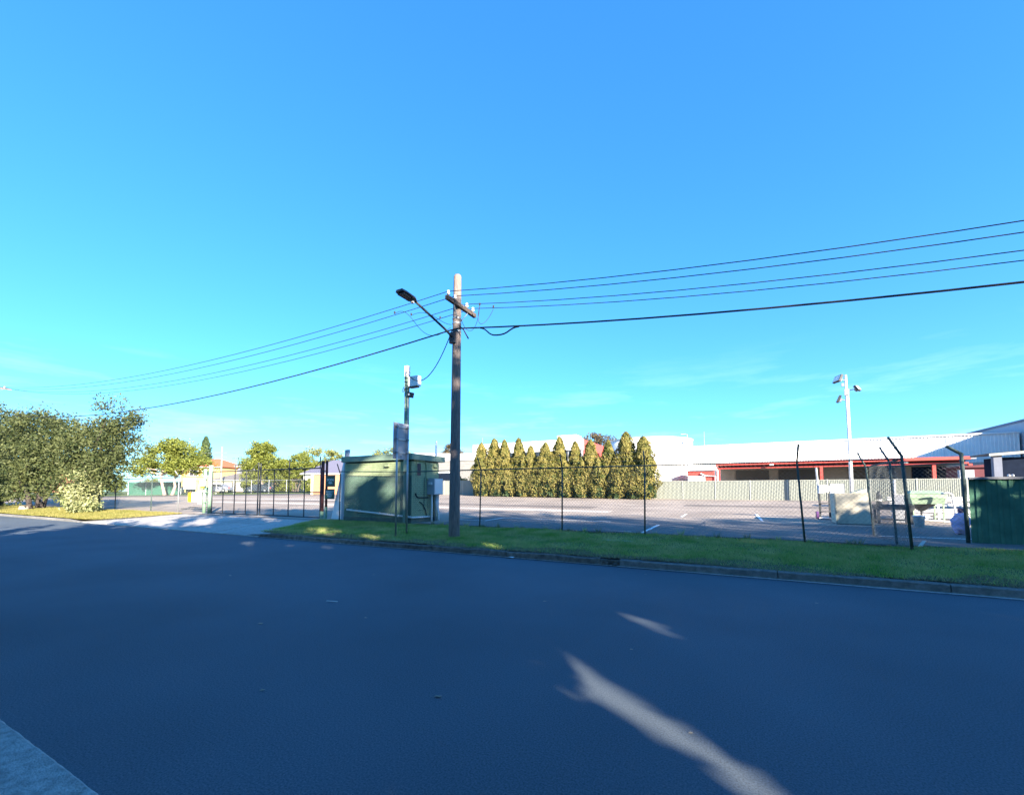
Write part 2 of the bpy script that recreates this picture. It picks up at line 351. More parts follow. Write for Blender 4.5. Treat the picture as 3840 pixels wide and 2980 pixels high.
# near kerb the camera stands on
nk = struct(bpy.data.objects.new('near_kerb', None)); COL.objects.link(nk); ORG[nk] = Vector((0,0,0))
for i in range(16):
    x0 = -20 + 2.4 * i + .6; x1 = x0 + 2.385; mb = MB(); vs = []; n = 40
    for k in range(n + 1):
        x = x0 + (x1 - x0) * k / n; e = rnd.uniform(-.003, .003)
        vs += [(x, 1.06 + e, -.04), (x, 1.05 + e, .10 + e * .3), (x, 1.035 + e * .6, .115), (x, .2, .12), (x, .2, -.04)]
    mb.add(vs, [(k*5+j, k*5+j+1, (k+1)*5+j+1, (k+1)*5+j) for k in range(n) for j in range(4)] + [(0,1,2,3,4), tuple(n*5+j for j in (4,3,2,1,0))])
    mb.build('kerb_stone', mat('near_concrete', (.36, .36, .34), .95, .35, 16, .7, 90, detail=8), nk)
struct(MB().grid([-300, -60, -20, 0, 20, 60, 200], [-60, -20, .21], lambda x, y: .118).build('near_verge', M_lawn))
# far street behind the back boundary
def fl(u, v, z): return (-62.8 + .887 * u - .4617 * v, 48.5 + .4617 * u + .887 * v, z)
def farsheet(name, m, u0, u1, v0, v1, dz):
    us_ = np.linspace(u0, u1, 60); vs_ = np.linspace(v0, v1, 16); P = [fl(u, v, 0) for v in vs_ for u in us_]
    return struct(MB().add([(p[0], p[1], gz(p[0], p[1]) + dz) for p in P], [(j*60+i, j*60+i+1, (j+1)*60+i+1, (j+1)*60+i) for j in range(15) for i in range(59)]).build(name, m))
farsheet('far_street', mat('far_asphalt', (.12, .115, .11), .9, .2, 4), -90, 10, -9, -3.6, .02)
farsheet('far_verge', M_lawn, -90, 10, -3.2, 60, .03)

# ------------------------------------------------------------------ grass
def blades(name, xr, yr, dens, h, w, m, keep, label):
    n = int((xr[1]-xr[0]) * (yr[1]-yr[0]) * dens)
    x = nrs.uniform(*xr, n); y = nrs.uniform(*yr, n); k = keep(x, y); x = x[k]; y = y[k]; n = len(x)
    z = .15 + .2 * (y - 9.7) / 3.8 + .012 + .018 * np.sin(x*1.3 + y) * np.sin(y*2.1 - x*.4) - .008
    a = nrs.uniform(0, 2*np.pi, n); hh = h * nrs.uniform(.4, 1.3, n) * (.75 + .5 * (np.sin(x*.9) * np.sin(y*1.7 + x*.3) * .5 + .5)); ww = w * nrs.uniform(.6, 1.4, n)
    lean = nrs.uniform(.2, 1.1, n) * hh; b = nrs.uniform(0, 2*np.pi, n)
    dx = np.cos(a)*ww; dy = np.sin(a)*ww; lx = np.cos(b)*lean; ly = np.sin(b)*lean
    P = np.zeros((n, 3, 3))
    P[:,0] = np.stack([x-dx, y-dy, z], 1); P[:,1] = np.stack([x+dx, y+dy, z], 1); P[:,2] = np.stack([x+lx, y+ly, z+hh], 1)
    o = quads(name, P, m, None); tag(o, label, 'grass'); o['kind'] = 'stuff'
def patch(x, y, s=1.): return np.sin(x*1.7*s + 1.3*np.sin(y*2.2*s)) * np.sin(y*2.9*s + np.sin(x*1.1*s))
near_dry = lambda x, y: (y < 10.15 + .35 * patch(x, y, .9) + .12 * np.sin(x * 7))
blades('grass', (-17.2, 12), (9.8, 13.5), 2600, .065, .007, L_grass, lambda x, y: (x > -15.8 - .42*(y-9.7)) & ~(near_dry(x, y) & (nrs.rand(len(x)) < .8)) & (nrs.rand(len(x)) < .75 + .35*patch(x, y)), 'short green lawn on the verge between kerb and chain link fence')
blades('dry_grass', (-16.5, 12), (9.74, 11.2), 1500, .05, .007, leafmat('straw_blades', (.22, .20, .12), (.42, .36, .24), trans=.25), lambda x, y: near_dry(x, y) & (x > -15.6), 'dead straw coloured grass fringe along the top of the kerb')
blades('sunny_grass', (-78, -29.6), (9.8, 13.6), 420, .08, .018, L_grassy, lambda x, y: x < -30.6 + .55*(y-9.7), 'sunlit yellowed lawn on the verge beside the driveway')
# tufts of weeds along the fence foot
def tuft(c, h, n, m, label, grp):
    P = np.zeros((n, 3, 3))
    for i in range(n):
        a = rnd.uniform(0, 6.28); r0 = rnd.uniform(0, .07); b = rnd.uniform(0, 6.28); hh = h * rnd.uniform(.4, 1); le = rnd.uniform(.1, .7) * hh
        p = Vector((c[0] + math.cos(a)*r0, c[1] + math.sin(a)*r0, c[2] - .01)); w = .008
        P[i, 0] = p + Vector((math.cos(b)*w, math.sin(b)*w, 0)); P[i, 1] = p - Vector((math.cos(b)*w, math.sin(b)*w, 0)); P[i, 2] = p + Vector((math.cos(a)*le, math.sin(a)*le, hh))
    o = quads('weed_tuft', P, m, None, at=c); tag(o, label, 'weed', grp)
for x in np.arange(-10.8, 3.4, .55):
    xx = x + rnd.uniform(-.25, .25); tuft((xx, 13.5 + rnd.uniform(-.08, .1), gz(xx, 13.5)), rnd.uniform(.12, .32), 34, L_grass if rnd.random() < .55 else M_black if False else L_olive, 'small weed tuft growing at the foot of the chain link fence', 'weeds along the fence foot')

# ------------------------------------------------------------------ foliage
def leafquads(C, size, aspect, outward=None, droop=0.0, upright=0.0, ow=.8):
    n = len(C)
    d = nrs.normal(size=(n, 3)); d[:, 2] = d[:, 2] * (1 - abs(upright) * .6) + upright * 2 - droop * 1.5
    d /= np.linalg.norm(d, axis=1)[:, None]
    q = nrs.normal(size=(n, 3)); 
    if outward is not None: q = q + outward * ow
    s = np.cross(d, q); s /= (np.linalg.norm(s, axis=1)[:, None] + 1e-9)
    L = size * nrs.uniform(.6, 1.4, n)[:, None]; W = L * aspect
    P = np.zeros((n, 4, 3)); nn = np.cross(d, s)
    P[:,0] = C - d*L/2; P[:,1] = C + s*W/2 + nn*W*.15; P[:,2] = C + d*L/2; P[:,3] = C - s*W/2 + nn*W*.15
    return P
def crown_points(lobes, ncl, cr, nper, shell=.45):
    """lobes: list of (centre, radii); clusters biased to the outside of each lobe"""
    vol = np.array([r[0]*r[1]*r[2] for _, r in lobes]); vol = vol**.67; pick = nrs.choice(len(lobes), ncl, p=vol/vol.sum())
    out = []; cen = []
    for i in pick:
        c, r = lobes[i]; u = nrs.normal(size=3); u /= np.linalg.norm(u); f = nrs.uniform(shell, 1) ** .6
        cc = np.array(c) + u * f * np.array(r); cen.append(cc)
        k = int(nper * nrs.uniform(.5, 1.5)); g = np.clip(nrs.normal(size=(k, 3)), -1.7, 1.7) * cr * nrs.uniform(.6, 1.3) * np.array([1, 1, .7])
        out.append(cc + g)
    return np.concatenate(out), np.array(cen)
def tree(name, label, cat, base, lobes, lm, bm, trunk_r, ncl, cr, nper, size, aspect, group=None, forks=6, trunk_top=None, carve=None, shell=.45, lean=(0,0), droop=0., upright=0., spread=1, multi=1, minz=None):
    t = thing(name, label, cat, base, group)
    pts, cen = crown_points(lobes, ncl, cr, nper, shell)
    if minz is not None: pts[:, 2] = np.where(pts[:, 2] < minz, 2*minz - pts[:, 2], pts[:, 2])
    if carve is not None: pts = pts[carve(pts)]
    quads('crown', leafquads(pts, size, aspect, droop=droop, upright=upright), lm, t, None)
    b = Vector(base); zt = trunk_top or (min(c[2] for c, _ in lobes))
    mb = MB(); tops = []
    for s in range(multi):
        ang = 2*math.pi*s/multi + .6; off = Vector((math.cos(ang), math.sin(ang), 0)) * (.0 if multi == 1 else trunk_r*1.3)
        top = Vector((b.x + lean[0] + off.x*2.2*(multi > 1), b.y + lean[1] + off.y*2.2*(multi > 1), zt)); tops.append(top)
        p0 = b + off - Vector((0,0,.15)); seg = [p0, p0.lerp(top, .1) + Vector((rnd.uniform(-1,1), rnd.uniform(-1,1), 0))*trunk_r*.2, p0.lerp(top, .4) + Vector((rnd.uniform(-1,1), rnd.uniform(-1,1), 0))*trunk_r*.6, p0.lerp(top, .7) + Vector((rnd.uniform(-1,1), rnd.uniform(-1,1), 0))*trunk_r*.6, top]
        k = 1 if multi == 1 else .55
        mb.tube(seg, [trunk_r*1.35*k, trunk_r*k, trunk_r*.85*k, trunk_r*.72*k, trunk_r*.55*k], 9)
    mb.build('trunk', bm, t, smooth=True)
    sel = nrs.choice(len(cen), min(forks, len(cen)), replace=False)
    lm2 = MB()
    for i in sel:
        c = Vector(cen[i]); a = tops[rnd.randrange(len(tops))]; st = b.lerp(a, rnd.uniform(.7, .98)); mid = st.lerp(c, .5) + Vector((rnd.uniform(-.3,.3), rnd.uniform(-.3,.3), rnd.uniform(0,.4)))
        lm2.tube([st, mid, c], [trunk_r*.42, trunk_r*.27, trunk_r*.08], 6)
    if forks: lm2.build('limbs', bm, t, smooth=True)
    return t

# ---- tall street trees on the near side, behind and beside the camera: they shade the road
TAN = math.tan(SUN_EL)
gaps = []   # leaves cut away for wanted sun patches: ground ellipses (x, y, half length along the light, half width)
def gap_line(p, q, w, strength=1.):
    p = np.array(p); q = np.array(q); d = q - p; gaps.append(((p[0]+q[0])/2, (p[1]+q[1])/2, np.linalg.norm(d)/2, w, math.atan2(d[1], d[0]), strength))
gap_line((1.75, 1.6), (-2.7, 5.05), .06, 1); gap_line((1.6, 1.75), (-.3, 3.2), .05, 1)
gap_line((.1, 5.1), (-1.4, 6.0), .06, .96)
gap_line((-1.45, 1.75), (-2.3, 2.6), .06, .9); gap_line((-1.0, 3.25), (-1.7, 3.85), .06, .9); gap_line((-1.5, 2.75), (-2.0, 3.2), .03, .88); gap_line((-3.1, 4.3), (-3.6, 4.7), .03, .88)
gap_line((-12.6, 7.7), (-14.1, 8.3), .16, .93); gap_line((-11.5, 7.0), (-12.3, 7.3), .14, .93); gap_line((-11.6, 8.3), (-12.2, 8.6), .12, .93); gap_line((-10.2, 8.4), (-10.9, 8.8), .10, .93)
gap_line((-12.6, 10.2), (-14.6, 11.3), .40, 1); gap_line((-9.8, 9.9), (-11.2, 10.6), .24, .93)
gap_line((-5.6, 9.95), (-6.8, 10.5), .26, 1)
gap_line((-21.5, 10.6), (-25.5, 12.6), .35, .93); gap_line((-24, 10.2), (-29, 12.2), .45, 1); gap_line((-20, 13.0), (-23, 14.2), .25, .93)
gap_line((-34, 9.0), (-47, 13), 1.2, 1); gap_line((-30, 6.6), (-38, 11), .8, 1); gap_line((-25.5, 6.2), (-29.5, 8.5), .45, 1); gap_line((-26.5, 5.0), (-32, 7.8), .3, 1); gap_line((-22, 3.9), (-26, 6.0), .16, .93)
# cuts aimed to drop sun dapples on the shed wall
for wx, wz, wr in ((-15.2, 2.2, .55), (-14.2, 2.75, .45), (-13.4, 2.6, .5), (-13.1, 1.75, .32), (-12.85, .95, .38), (-13.0, 2.95, .4)):
    tt = (wz - .1) / TAN; gaps.append((wx + SH.x * tt, 13.7 + SH.y * tt, wr / TAN * .8, wr * .55, None, .97))
def carve(P):
    """True where a leaf stays: leaves that would shade one of the wanted sun patches are left out"""
    t = (P[:, 2] - .1) / TAN; gx = P[:, 0] + SH.x * t; gy = P[:, 1] + SH.y * t
    keep = np.ones(len(P), bool)
    for x, y, l, w, ang, st in gaps:
        a = math.atan2(SH.y, SH.x) if ang is None else ang
        u = (gx - x) * math.cos(a) + (gy - y) * math.sin(a); v = -(gx - x) * math.sin(a) + (gy - y) * math.cos(a)
        wv = .12*np.sin(gx*2.3 + 1.7*np.sin(gy*1.9)) + .10*np.sin(gy*4.1 - gx*2.7) + .10*np.sin(gx*7.3 + gy*5.1); rr = wv + np.sqrt((u / (l + .3))**2 + (v / (w + .14))**2); keep &= ~(nrs.rand(len(P)) < st * np.clip((1.35 - rr) / .95, 0, 1)**.28)
    return keep
def street_tree(x, y, h, r, label, z0=1.4, n=320, per=46):
    lobes = []
    for i in range(7):
        a = 2*math.pi*i/7 + rnd.random(); rr = r * rnd.uniform(.35, .6); zz = z0 + (h - z0) * rnd.uniform(.15, .62)
        lobes.append(((x + math.cos(a)*rr, y + math.sin(a)*rr, zz), (r*.62, r*.62, (h - z0)*.2)))
    lobes.append(((x, y, z0 + (h-z0)*.45), (r*.8, r*.8, (h-z0)*.42)))
    lobes.append(((x + rnd.uniform(-1,1), y, h - (h-z0)*.2), (r*.78, r*.78, (h-z0)*.19)))
    lobes.append(((x + rnd.uniform(-1,1), y, z0 + (h-z0)*.14), (r*.85, r*.85, (h-z0)*.14)))
    tree('street_tree', label, 'tree', (x, y, .1), lobes, L_gum, M_bark, .28, n, .62, per, .40, .62, 'street trees on the near verge', forks=8, carve=carve, minz=.7, trunk_top=z0 + (h-z0)*.55)
LS = 'leafy tall street tree on the near verge shading the road'
for x, y, h, r in [(-31, -6.5, 17.0, 4.6), (-15, -5.2, 6.4, 3.4), (-9.5, -4.6, 8.2, 3.6), (-3.6, -5.2, 10.5, 4.0), (2.2, -5.0, 13.0, 4.2), (5.6, -3.8, 9.0, 3.2), (8.2, -5.6, 16.0, 4.6), (13.6, -4.6, 17.4, 4.6), (16.8, -4.2, 17.4, 4.0), (15.6, -6.2, 17.2, 3.8), (19.5, -5.2, 17.6, 4.8), (25.5, -4.8, 17.6, 4.8), (31.5, -5.4, 17.6, 5.0), (37.5, -5, 18.2, 5), (43.5, -5, 16.2, 5)]:
    street_tree(x, y, h, r, LS)

street_tree(16.5, 11.2, 6.1, 2.4, 'unseen bushy tree added on the far verge to shade the green tin fence', z0=.9)  # out of view, added for the shade it throws on the green fence

# ---- melaleucas along the left verge
LM = 'shaggy dark melaleuca street tree on the grass verge by the driveway'
GM = 'melaleucas along the far verge'
tree('melaleuca_tree', 'large dark melaleuca on the verge, last one before the yard corner', 'tree', (-60.5, 12.6, .25), [((-60.8,12.5,6.3),(3.0,2.6,3.3)), ((-58.2,12.0,5.5),(2.6,2.2,2.6)), ((-63.5,12.8,6.8),(3,2.6,3.2)), ((-58.9,12.2,2.6),(2.4,2.0,1.6)), ((-62,12.2,2.8),(2.6,2,1.8)), ((-57.6,11.8,1.6),(1.8,1.4,.9)), ((-60.4,11.6,1.4),(2.0,1.4,.9))], L_mel, M_barkshade, .34, 260, .55, 85, .22, .5, GM, forks=9, multi=2, minz=.8)
tree('melaleuca_tree', 'melaleuca with forked dark trunk and pale stump at its foot', 'tree', (-49.5, 12.5, .3), [((-50.6,12.4,6.2),(2.3,2.2,2.0)), ((-47.9,12.2,5.9),(2.5,2.2,2.1)), ((-52.5,12.6,5.2),(1.9,2,2.0)), ((-46.2,12.1,4.6),(1.7,1.6,1.3)), ((-51.3,12.2,3.0),(1.6,1.3,1.1)), ((-48.2,12.2,3.4),(1.8,1.5,1.2)), ((-53.5,12.4,2.6),(1.6,1.4,1.3)), ((-51.6,11.9,1.7),(1.3,1.0,.8)), ((-47.0,12.0,2.2),(1.4,1.1,.9))], L_mel, M_barkshade, .3, 220, .46, 85, .2, .5, GM, forks=9, multi=3, trunk_top=4.2)
tree('melaleuca_tree', 'tall melaleuca leaning over the yard fence behind the pale shrub', 'tree', (-40.4, 12.9, .33), [((-42.6,12.8,5.2),(2.1,1.9,1.8)), ((-40.4,12.6,4.4),(1.9,1.7,1.6)), ((-38.2,12.9,5.3),(1.7,1.7,1.8)), ((-37.1,13.0,6.7),(1.25,1.2,1.3)), ((-36.7,13.0,4.3),(1.3,1.3,1.2)), ((-43.6,12.7,3.6),(1.5,1.4,1.2)), ((-39.2,12.5,2.7),(1.5,1.2,.9)), ((-44.6,12.7,6.0),(1.5,1.4,1.1)), ((-37.8,12.2,2.6),(1.2,1.0,.9)), ((-41.6,12.2,2.2),(1.5,1.1,1.0)), ((-36.9,12.4,3.3),(1.0,.9,.8))], L_mel, M_barkshade, .26, 260, .4, 85, .18, .5, GM, forks=11, multi=2, trunk_top=3.8)
tree('shrub', 'bright pale green shrub sprouting on the sunlit verge at a tree foot', 'shrub', (-38.9, 11.9, .27), [((-38.9,11.9,1.3),(1.15,.9,.9)), ((-38.3,11.8,.75),(.9,.8,.45)), ((-39.6,11.9,.9),(.8,.7,.6)), ((-38.5,12.0,2.1),(.8,.7,.6)), ((-38.0,11.9,2.8),(.7,.6,.5)), ((-39.9,11.8,1.9),(.6,.5,.5))], L_bush, M_bark, .06, 90, .22, 42, .2, .45, forks=6, minz=.34)

# ---- conifer row
def conifer(x, y, h, r, label, group=None, lm=L_con, n=2600, z0=None, size=.34, parent_name='conifer_tree'):
    b = (x, y, gz(x, y) if z0 is None else z0); t = thing(parent_name, label, 'tree', b, group)
    k = int(n); zz = nrs.beta(1.15, 1.25, k) * h; u = zz / h
    prof = r * np.where(u < .38, .62 + 1.0*u, 1.0) * np.where(u > .3, np.clip((1 - u) / .7, 0, 1)**.57, 1)
    th = nrs.uniform(0, 2*np.pi, k); lob = 1 + .16*np.sin(th*3 + zz*1.7 + x) + .12*np.sin(th*5 - zz*3.1) + .10*np.sin(zz*6 + th*2)
    rr = prof * lob * nrs.uniform(.72, 1.06, k)**.7
    Cn = np.stack([x + rr*np.cos(th), y + rr*np.sin(th), b[2] + zz + .05], 1); outw = np.stack([np.cos(th), np.sin(th), .6+0*th], 1)
    quads('crown', leafquads(Cn, size, .5, outward=outw, upright=.75, ow=2.4), lm, t)
    # dense inner body so that the row does not show daylight through
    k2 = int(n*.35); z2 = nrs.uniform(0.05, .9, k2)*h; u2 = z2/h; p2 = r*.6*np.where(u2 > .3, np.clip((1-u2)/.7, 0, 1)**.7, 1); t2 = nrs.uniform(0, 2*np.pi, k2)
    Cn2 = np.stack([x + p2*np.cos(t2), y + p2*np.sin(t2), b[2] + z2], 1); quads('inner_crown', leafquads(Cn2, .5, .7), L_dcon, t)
    MB().tube([(x, y, b[2]-.1), (x, y, b[2]+h*.5), (x, y, b[2]+h*.9)], [.14, .09, .03], 7).build('trunk', M_bark, t)
    return t
rowx = [(-26.1, 7.35, 1.25), (-24.5, 7.8, 1.35), (-23.0, 7.55, 1.1), (-21.35, 7.7, 1.15), (-19.65, 6.65, 1.0), (-17.85, 6.95, 1.15), (-16.4, 7.5, 1.15), (-14.6, 6.9, 1.1), (-12.95, 7.0, 1.2), (-11.05, 6.8, 1.05), (-9.3, 7.6, 1.5), (-7.55, 7.0, 1.55)]
ORD = ['first', 'second', 'third', 'fourth', 'fifth', 'sixth', 'seventh', 'eighth', 'ninth', 'tenth', 'eleventh', 'twelfth']
rowl = {0: 'golden conifer at the row end where the grey tin fence comes out', 4: 'smallest and thinnest conifer of the tall row before dark windows', 10: 'tallest and broadest conifer of the row in front of the white tank', 11: 'rounded conifer at the row end beside the long tin fence'}
for i, (x, top, r) in enumerate(rowx):
    y = 42.4 + rnd.uniform(-.25, .25); conifer(x, y, top - gz(x, y), r*rnd.uniform(.95, 1.12), rowl.get(i, ORD[i] + ' tall golden green conifer counted from the grey tin fence corner'), 'row of conifers in front of the white building', n=7000, size=.21)
for i in range(11):     # lower hedge growth filling the gaps between the trees
    x = (rowx[i][0] + rowx[i+1][0]) / 2; conifer(x, 42.1, rnd.uniform(3.4, 5.0), 1.15, 'low hedge growth between the ' + ORD[i] + ' and ' + ORD[i+1] + ' conifers from the grey fence corner', 'low hedge growth in the conifer row', n=3200, size=.2, parent_name='hedge_conifer')

# ------------------------------------------------------------------ utility poles and wires
def sagpts(p, q, sag, n=18): 
    p = Vector(p); q = Vector(q); return [p.lerp(q, i/n) - Vector((0,0,4*sag*(i/n)*(1-i/n))) for i in range(n+1)]
PX, PY = -7.85, 11.1
pole = thing('utility_pole', 'weathered timber utility pole with crossarm standing in the grass verge', 'pole', (PX, PY, .2))
MB().tube([(PX, PY, .0), (PX, PY, .25), (PX+.02, PY, 3), (PX+.04, PY, 6), (PX+.06, PY, 8.70), (PX+.06, PY, 8.76)], [.185, .178, .16, .142, .125, .10], 20).build('shaft', M_wood, pole, smooth=True)
arm = MB().box(PX+.14, 10.33, 7.62, PX+.25, 11.95, 7.75).build('crossarm', mat('arm_timber', (.075, .06, .052), .9, .4, 6, .5, 30, stretch=(4, 1.2, 4)), pole)
MB().bar((PX+.2, 10.7, 7.62), (PX+.12, PY, 7.12), .035, .012).build('brace', M_galv, pole)
MB().bar((PX+.2, 11.5, 7.62), (PX+.12, PY, 7.12), .035, .012).build('brace', M_galv, pole)
MB().tube([(PX+.1, PY, 7.68), (PX+.3, PY, 7.68)], .018, 6).build('bolt', M_galv, pole)
IY = [10.42, 10.78, 11.45, 11.82]
for y in IY: MB().lathe((PX+.195, y, 7.75), [(.012, 0), (.012, .06), (.05, .06), (.055, .085), (.03, .105), (.032, .12), (.045, .13), (.045, .165), (.02, .185)], 12).build('insulator', M_porc, arm, smooth=True)
for z in (7.28, 7.12, 6.86): MB().lathe((PX+.045, PY, z), [(.15, 0), (.15, .035)], 16).build('strap', M_galv, pole)
MB().tube([(PX+.17, PY-.05, 7.05), (PX+.30, PY+.02, 6.9), (PX+.42, PY+.12, 6.62)], [.016, .02, .022], 6).build('fuse_rod', M_black, pole)
MB().tube([(PX+.15, PY-.02, 7.1), (PX+.175, PY-.03, 6.9), (PX+.165, PY-.05, 6.4), (PX+.13, PY-.1, 6.15), (PX+.02, PY-.16, 6.12)], .011, 6).build('conduit', M_black, pole)
# looped jumpers
def jumper(pts): MB().tube(pts, .008, 5).build('jumper_wire', M_black, pole)
def bez(a, b, c, d, n=14):
    a, b, c, d = map(Vector, (a, b, c, d)); return [a*(1-t)**3 + b*3*t*(1-t)**2 + c*3*t*t*(1-t) + d*t**3 for t in [i/n for i in range(n+1)]]
jumper(bez((PX-2.0, 10.42, 7.62), (PX-1.2, 10.5, 8.0), (PX-1.2, 10.6, 6.1), (PX-.1, PY-.13, 7.0)))
jumper(bez((PX-1.6, 10.78, 7.62), (PX-.8, 10.8, 7.8), (PX-.6, 10.9, 7.2), (PX-.1, PY-.1, 7.1)))
jumper(bez((PX+.7, 11.45, 7.78), (PX+.5, 11.4, 6.9), (PX+.9, 11.5, 7.0), (PX+1.0, 11.82, 7.72)))
jumper(bez((PX+.15, PY+.1, 7.3), (PX+.3, 11.3, 6.7), (PX+.6, 11.5, 6.8), (PX+.7, 11.45, 7.78)))
for x, y in ((PX-2.0, 10.42), (PX-1.6, 10.78), (PX-.9, 11.45), (PX+.7, 11.45), (PX+1.0, 11.82)): MB().obox((x, y, 7.66 if x < PX else 7.80), (.05, .03, .08)).build('clamp', M_dark, pole)
# street lamp on its own bracket arm
lamp = thing('street_lamp', 'dark flat LED street lamp on a bracket arm fixed to the timber pole', 'street lamp', (PX, PY, 6.5))
MB().tube([(PX, PY-.1, 6.62), (PX, 10.5, 6.78), (PX, 9.1, 7.09)], .035, 10).build('bracket_arm', M_dark, lamp, smooth=True)
MB().box(PX-.1, PY-.22, 6.45, PX+.1, PY-.11, 6.8).build('mounting_plate', M_dark, lamp)
ang = math.atan2(.06, -1)
hd = MB(); prof = [(-.06, 9.12), (.06, 9.12), (.15, 8.98), (.16, 8.62), (.13, 8.46), (-.13, 8.46), (-.16, 8.62), (-.15, 8.98)]
hd.add([(PX+a, b, 7.06 + (9.1-b)*.06) for a, b in prof] + [(PX+a*.8, b, 7.13 + (9.1-b)*.05) for a, b in prof], [tuple(range(8)), tuple(range(15, 7, -1))] + [(i, (i+1)%8, (i+1)%8+8, i+8) for i in range(8)])
hobj = hd.build('lamp_head', M_dark, lamp)
MB().lathe((PX, 9.0, 6.99), [(.05, 0), (.055, .07)], 12).build('photocell', M_white, hobj)
MB().box(PX-.11, 8.52, 7.045, PX+.11, 8.82, 7.075).build('lens', M_dark, hobj)
# conductors: each runs from the next pole on one side over this pole to the next pole on the other
LPX, RPX = -57.0, 35.0
wl = ['thin power line on the crossarm insulator over the road edge', 'thin power line on the second insulator from the road side', 'thin power line on the second insulator from the yard side', 'thin power line on the crossarm insulator nearest the yard']
for i, y in enumerate(IY):
    z = 7.90; zl = 10.85; zr = 7.9
    pts = sagpts((LPX, 11.1 + (y-11.1)*1.15, zl), (PX+.195, y, z), 1.35 + .06*i, 26) + sagpts((PX+.195, y, z), (RPX, 11.1 + (y-11.1), zr), 1.82 + .05*i, 26)[1:]
    o = MB().tube(pts, .011, 5).build('power_line', M_black, None, at=(PX, y, z)); tag(o, wl[i], 'wire', 'power lines on the crossarm')
tel = MB().tube(sagpts((LPX, 11.0, 8.6), (PX-.1, PY-.15, 6.9), 1.45, 26) + [(PX+.2, PY-.17, 6.9)] + sagpts((PX+.2, PY-.17, 6.9), (RPX, 11.0, 6.6), 1.58, 30)[1:], .022, 6).build('telephone_cable', M_black, None, at=(PX, PY, 6.9)); tag(tel, 'thick black telephone cable strung below the power lines', 'cable')
MB().tube(bez((PX+1.05, PY-.17, 6.76), (PX+1.35, PY-.17, 6.68), (PX+1.3, PY-.17, 6.46), (PX+1.65, PY-.17, 6.43), 8) + bez((PX+1.65, PY-.17, 6.43), (PX+2.1, PY-.17, 6.38), (PX+2.0, PY-.17, 6.58), (PX+2.4, PY-.17, 6.56), 8)[1:], .022, 6).build('slack_loop', M_black, tel)
for (x, y, h, az, lab) in ((LPX, 11.1, 11.6, 10.75, 'distant timber pole past the melaleucas, only its crossarm tip showing'), (RPX, 11.1, 9.0, 7.75, 'next timber power pole along the street past the green fence')):
    p = thing('utility_pole', lab, 'pole', (x, y, gz(x, y)))
    MB().tube([(x, y, 0), (x, y, h)], [.18, .12], 14).build('shaft', M_wood, p, smooth=True)
    a2 = MB().box(x+.12, y-1.15, az-.08, x+.23, y+1.25, az+.04).build('crossarm', M_wood, p)
    for yy in IY: MB().lathe((x+.175, y + (yy-11.1)*1.15, az+.04), [(.05, 0), (.05, .12), (.02, .15)], 10).build('insulator', M_porc, a2)
    MB().bar((x+.17, y+.8, az-.08), (x+.12, y, az-.6), .03, .012).build('brace', M_galv, p)

# ------------------------------------------------------------------ private service pole by the shed
SX, SY = -12.05, 13.55
sv = thing('service_pole', 'square green service pole with wrapped cables and white box, by shed corner', 'pole', (SX, SY, .35))
MB().box(SX-.075, SY-.075, .2, SX+.075, SY+.075, 6.55).build('shaft', M_fascia, sv)
MB().box(SX-.082, SY-.082, 6.55, SX+.082, SY+.082, 6.98).build('cap', M_whitew, sv)
MB().tube([(SX+.11, SY-.05, .35), (SX+.11, SY-.05, 5.6)], .02, 8).build('conduit', M_galv, sv)
for z in (1.5, 2.6, 3.7, 4.8): MB().box(SX+.08, SY-.08, z, SX+.135, SY-.02, z+.05).build('saddle', M_galv, sv)
MB().obox((SX+.38, SY+.02, 6.28), (.5, .22, .42)).build('junction_box', M_white, sv)
MB().obox((SX+.36, SY+.02, 6.045), (.42, .18, .05)).build('box_tray', M_dark, sv)
fl2 = MB().obox((SX+.22, SY-.03, 5.72), (.26, .12, .22), Matrix.Rotation(.25, 3, 'Y')).build('floodlight', M_dark, sv)
MB().obox((SX+.19, SY-.10, 5.73), (.07, .02, .08)).build('lens', M_white, fl2)
cp = []
for i in range(90): 
    a = i*.35; cp.append((SX + .1*math.cos(a) + .04*math.sin(i*.21), SY + .1*math.sin(a), 6.72 - i*.0085))
MB().tube(cp, .012, 5).build('wrapped_cable', M_black, sv)
MB().tube(bez((SX-.08, SY-.08, 6.1), (SX-.26, SY-.1, 5.9), (SX-.1, SY-.1, 5.75), (SX-.06, SY-.09, 6.0)), .012, 5).build('cable_tail', M_black, sv)
sw = MB().tube(sagpts((SX, SY-.09, 6.75), (PX-.1, PY-.05, 6.95), .95, 20), .016, 6).build('service_cable', M_black, None, at=(SX, SY, 6.75)); tag(sw, 'black service cable drooping from the timber pole to the green service pole', 'cable')

# ------------------------------------------------------------------ road sign seen from behind
rs = thing('road_sign', 'back of a tall grey aluminium road sign on two posts', 'sign', (-9.95, 10.95, .22))
for y in (10.70, 11.23): MB().tube([(-9.92, y, .05), (-9.92, y, 3.95)], .031, 12).build('post', M_galv, rs, smooth=True)
MB().box(-9.985, 10.58, 2.78, -9.978, 11.33, 4.02).build('panel', mat('sign_back_aluminium', (.33, .34, .37), .55, .08, 2, metal=.3), rs)
for z in (2.98, 3.44, 3.86): MB().box(-9.976, 10.60, z, -9.952, 11.31, z+.045).build('channel', M_galv, rs)
for z in (2.98, 3.44, 3.86):
    for y in (10.70, 11.23): MB().box(-9.951, y-.045, z+.005, -9.885, y+.045, z+.04).build('bracket', M_steelg, rs)
MB().box(-9.976, 10.94, 2.86, -9.972, 10.98, 2.90).build('sticker', M_dgrey, rs)

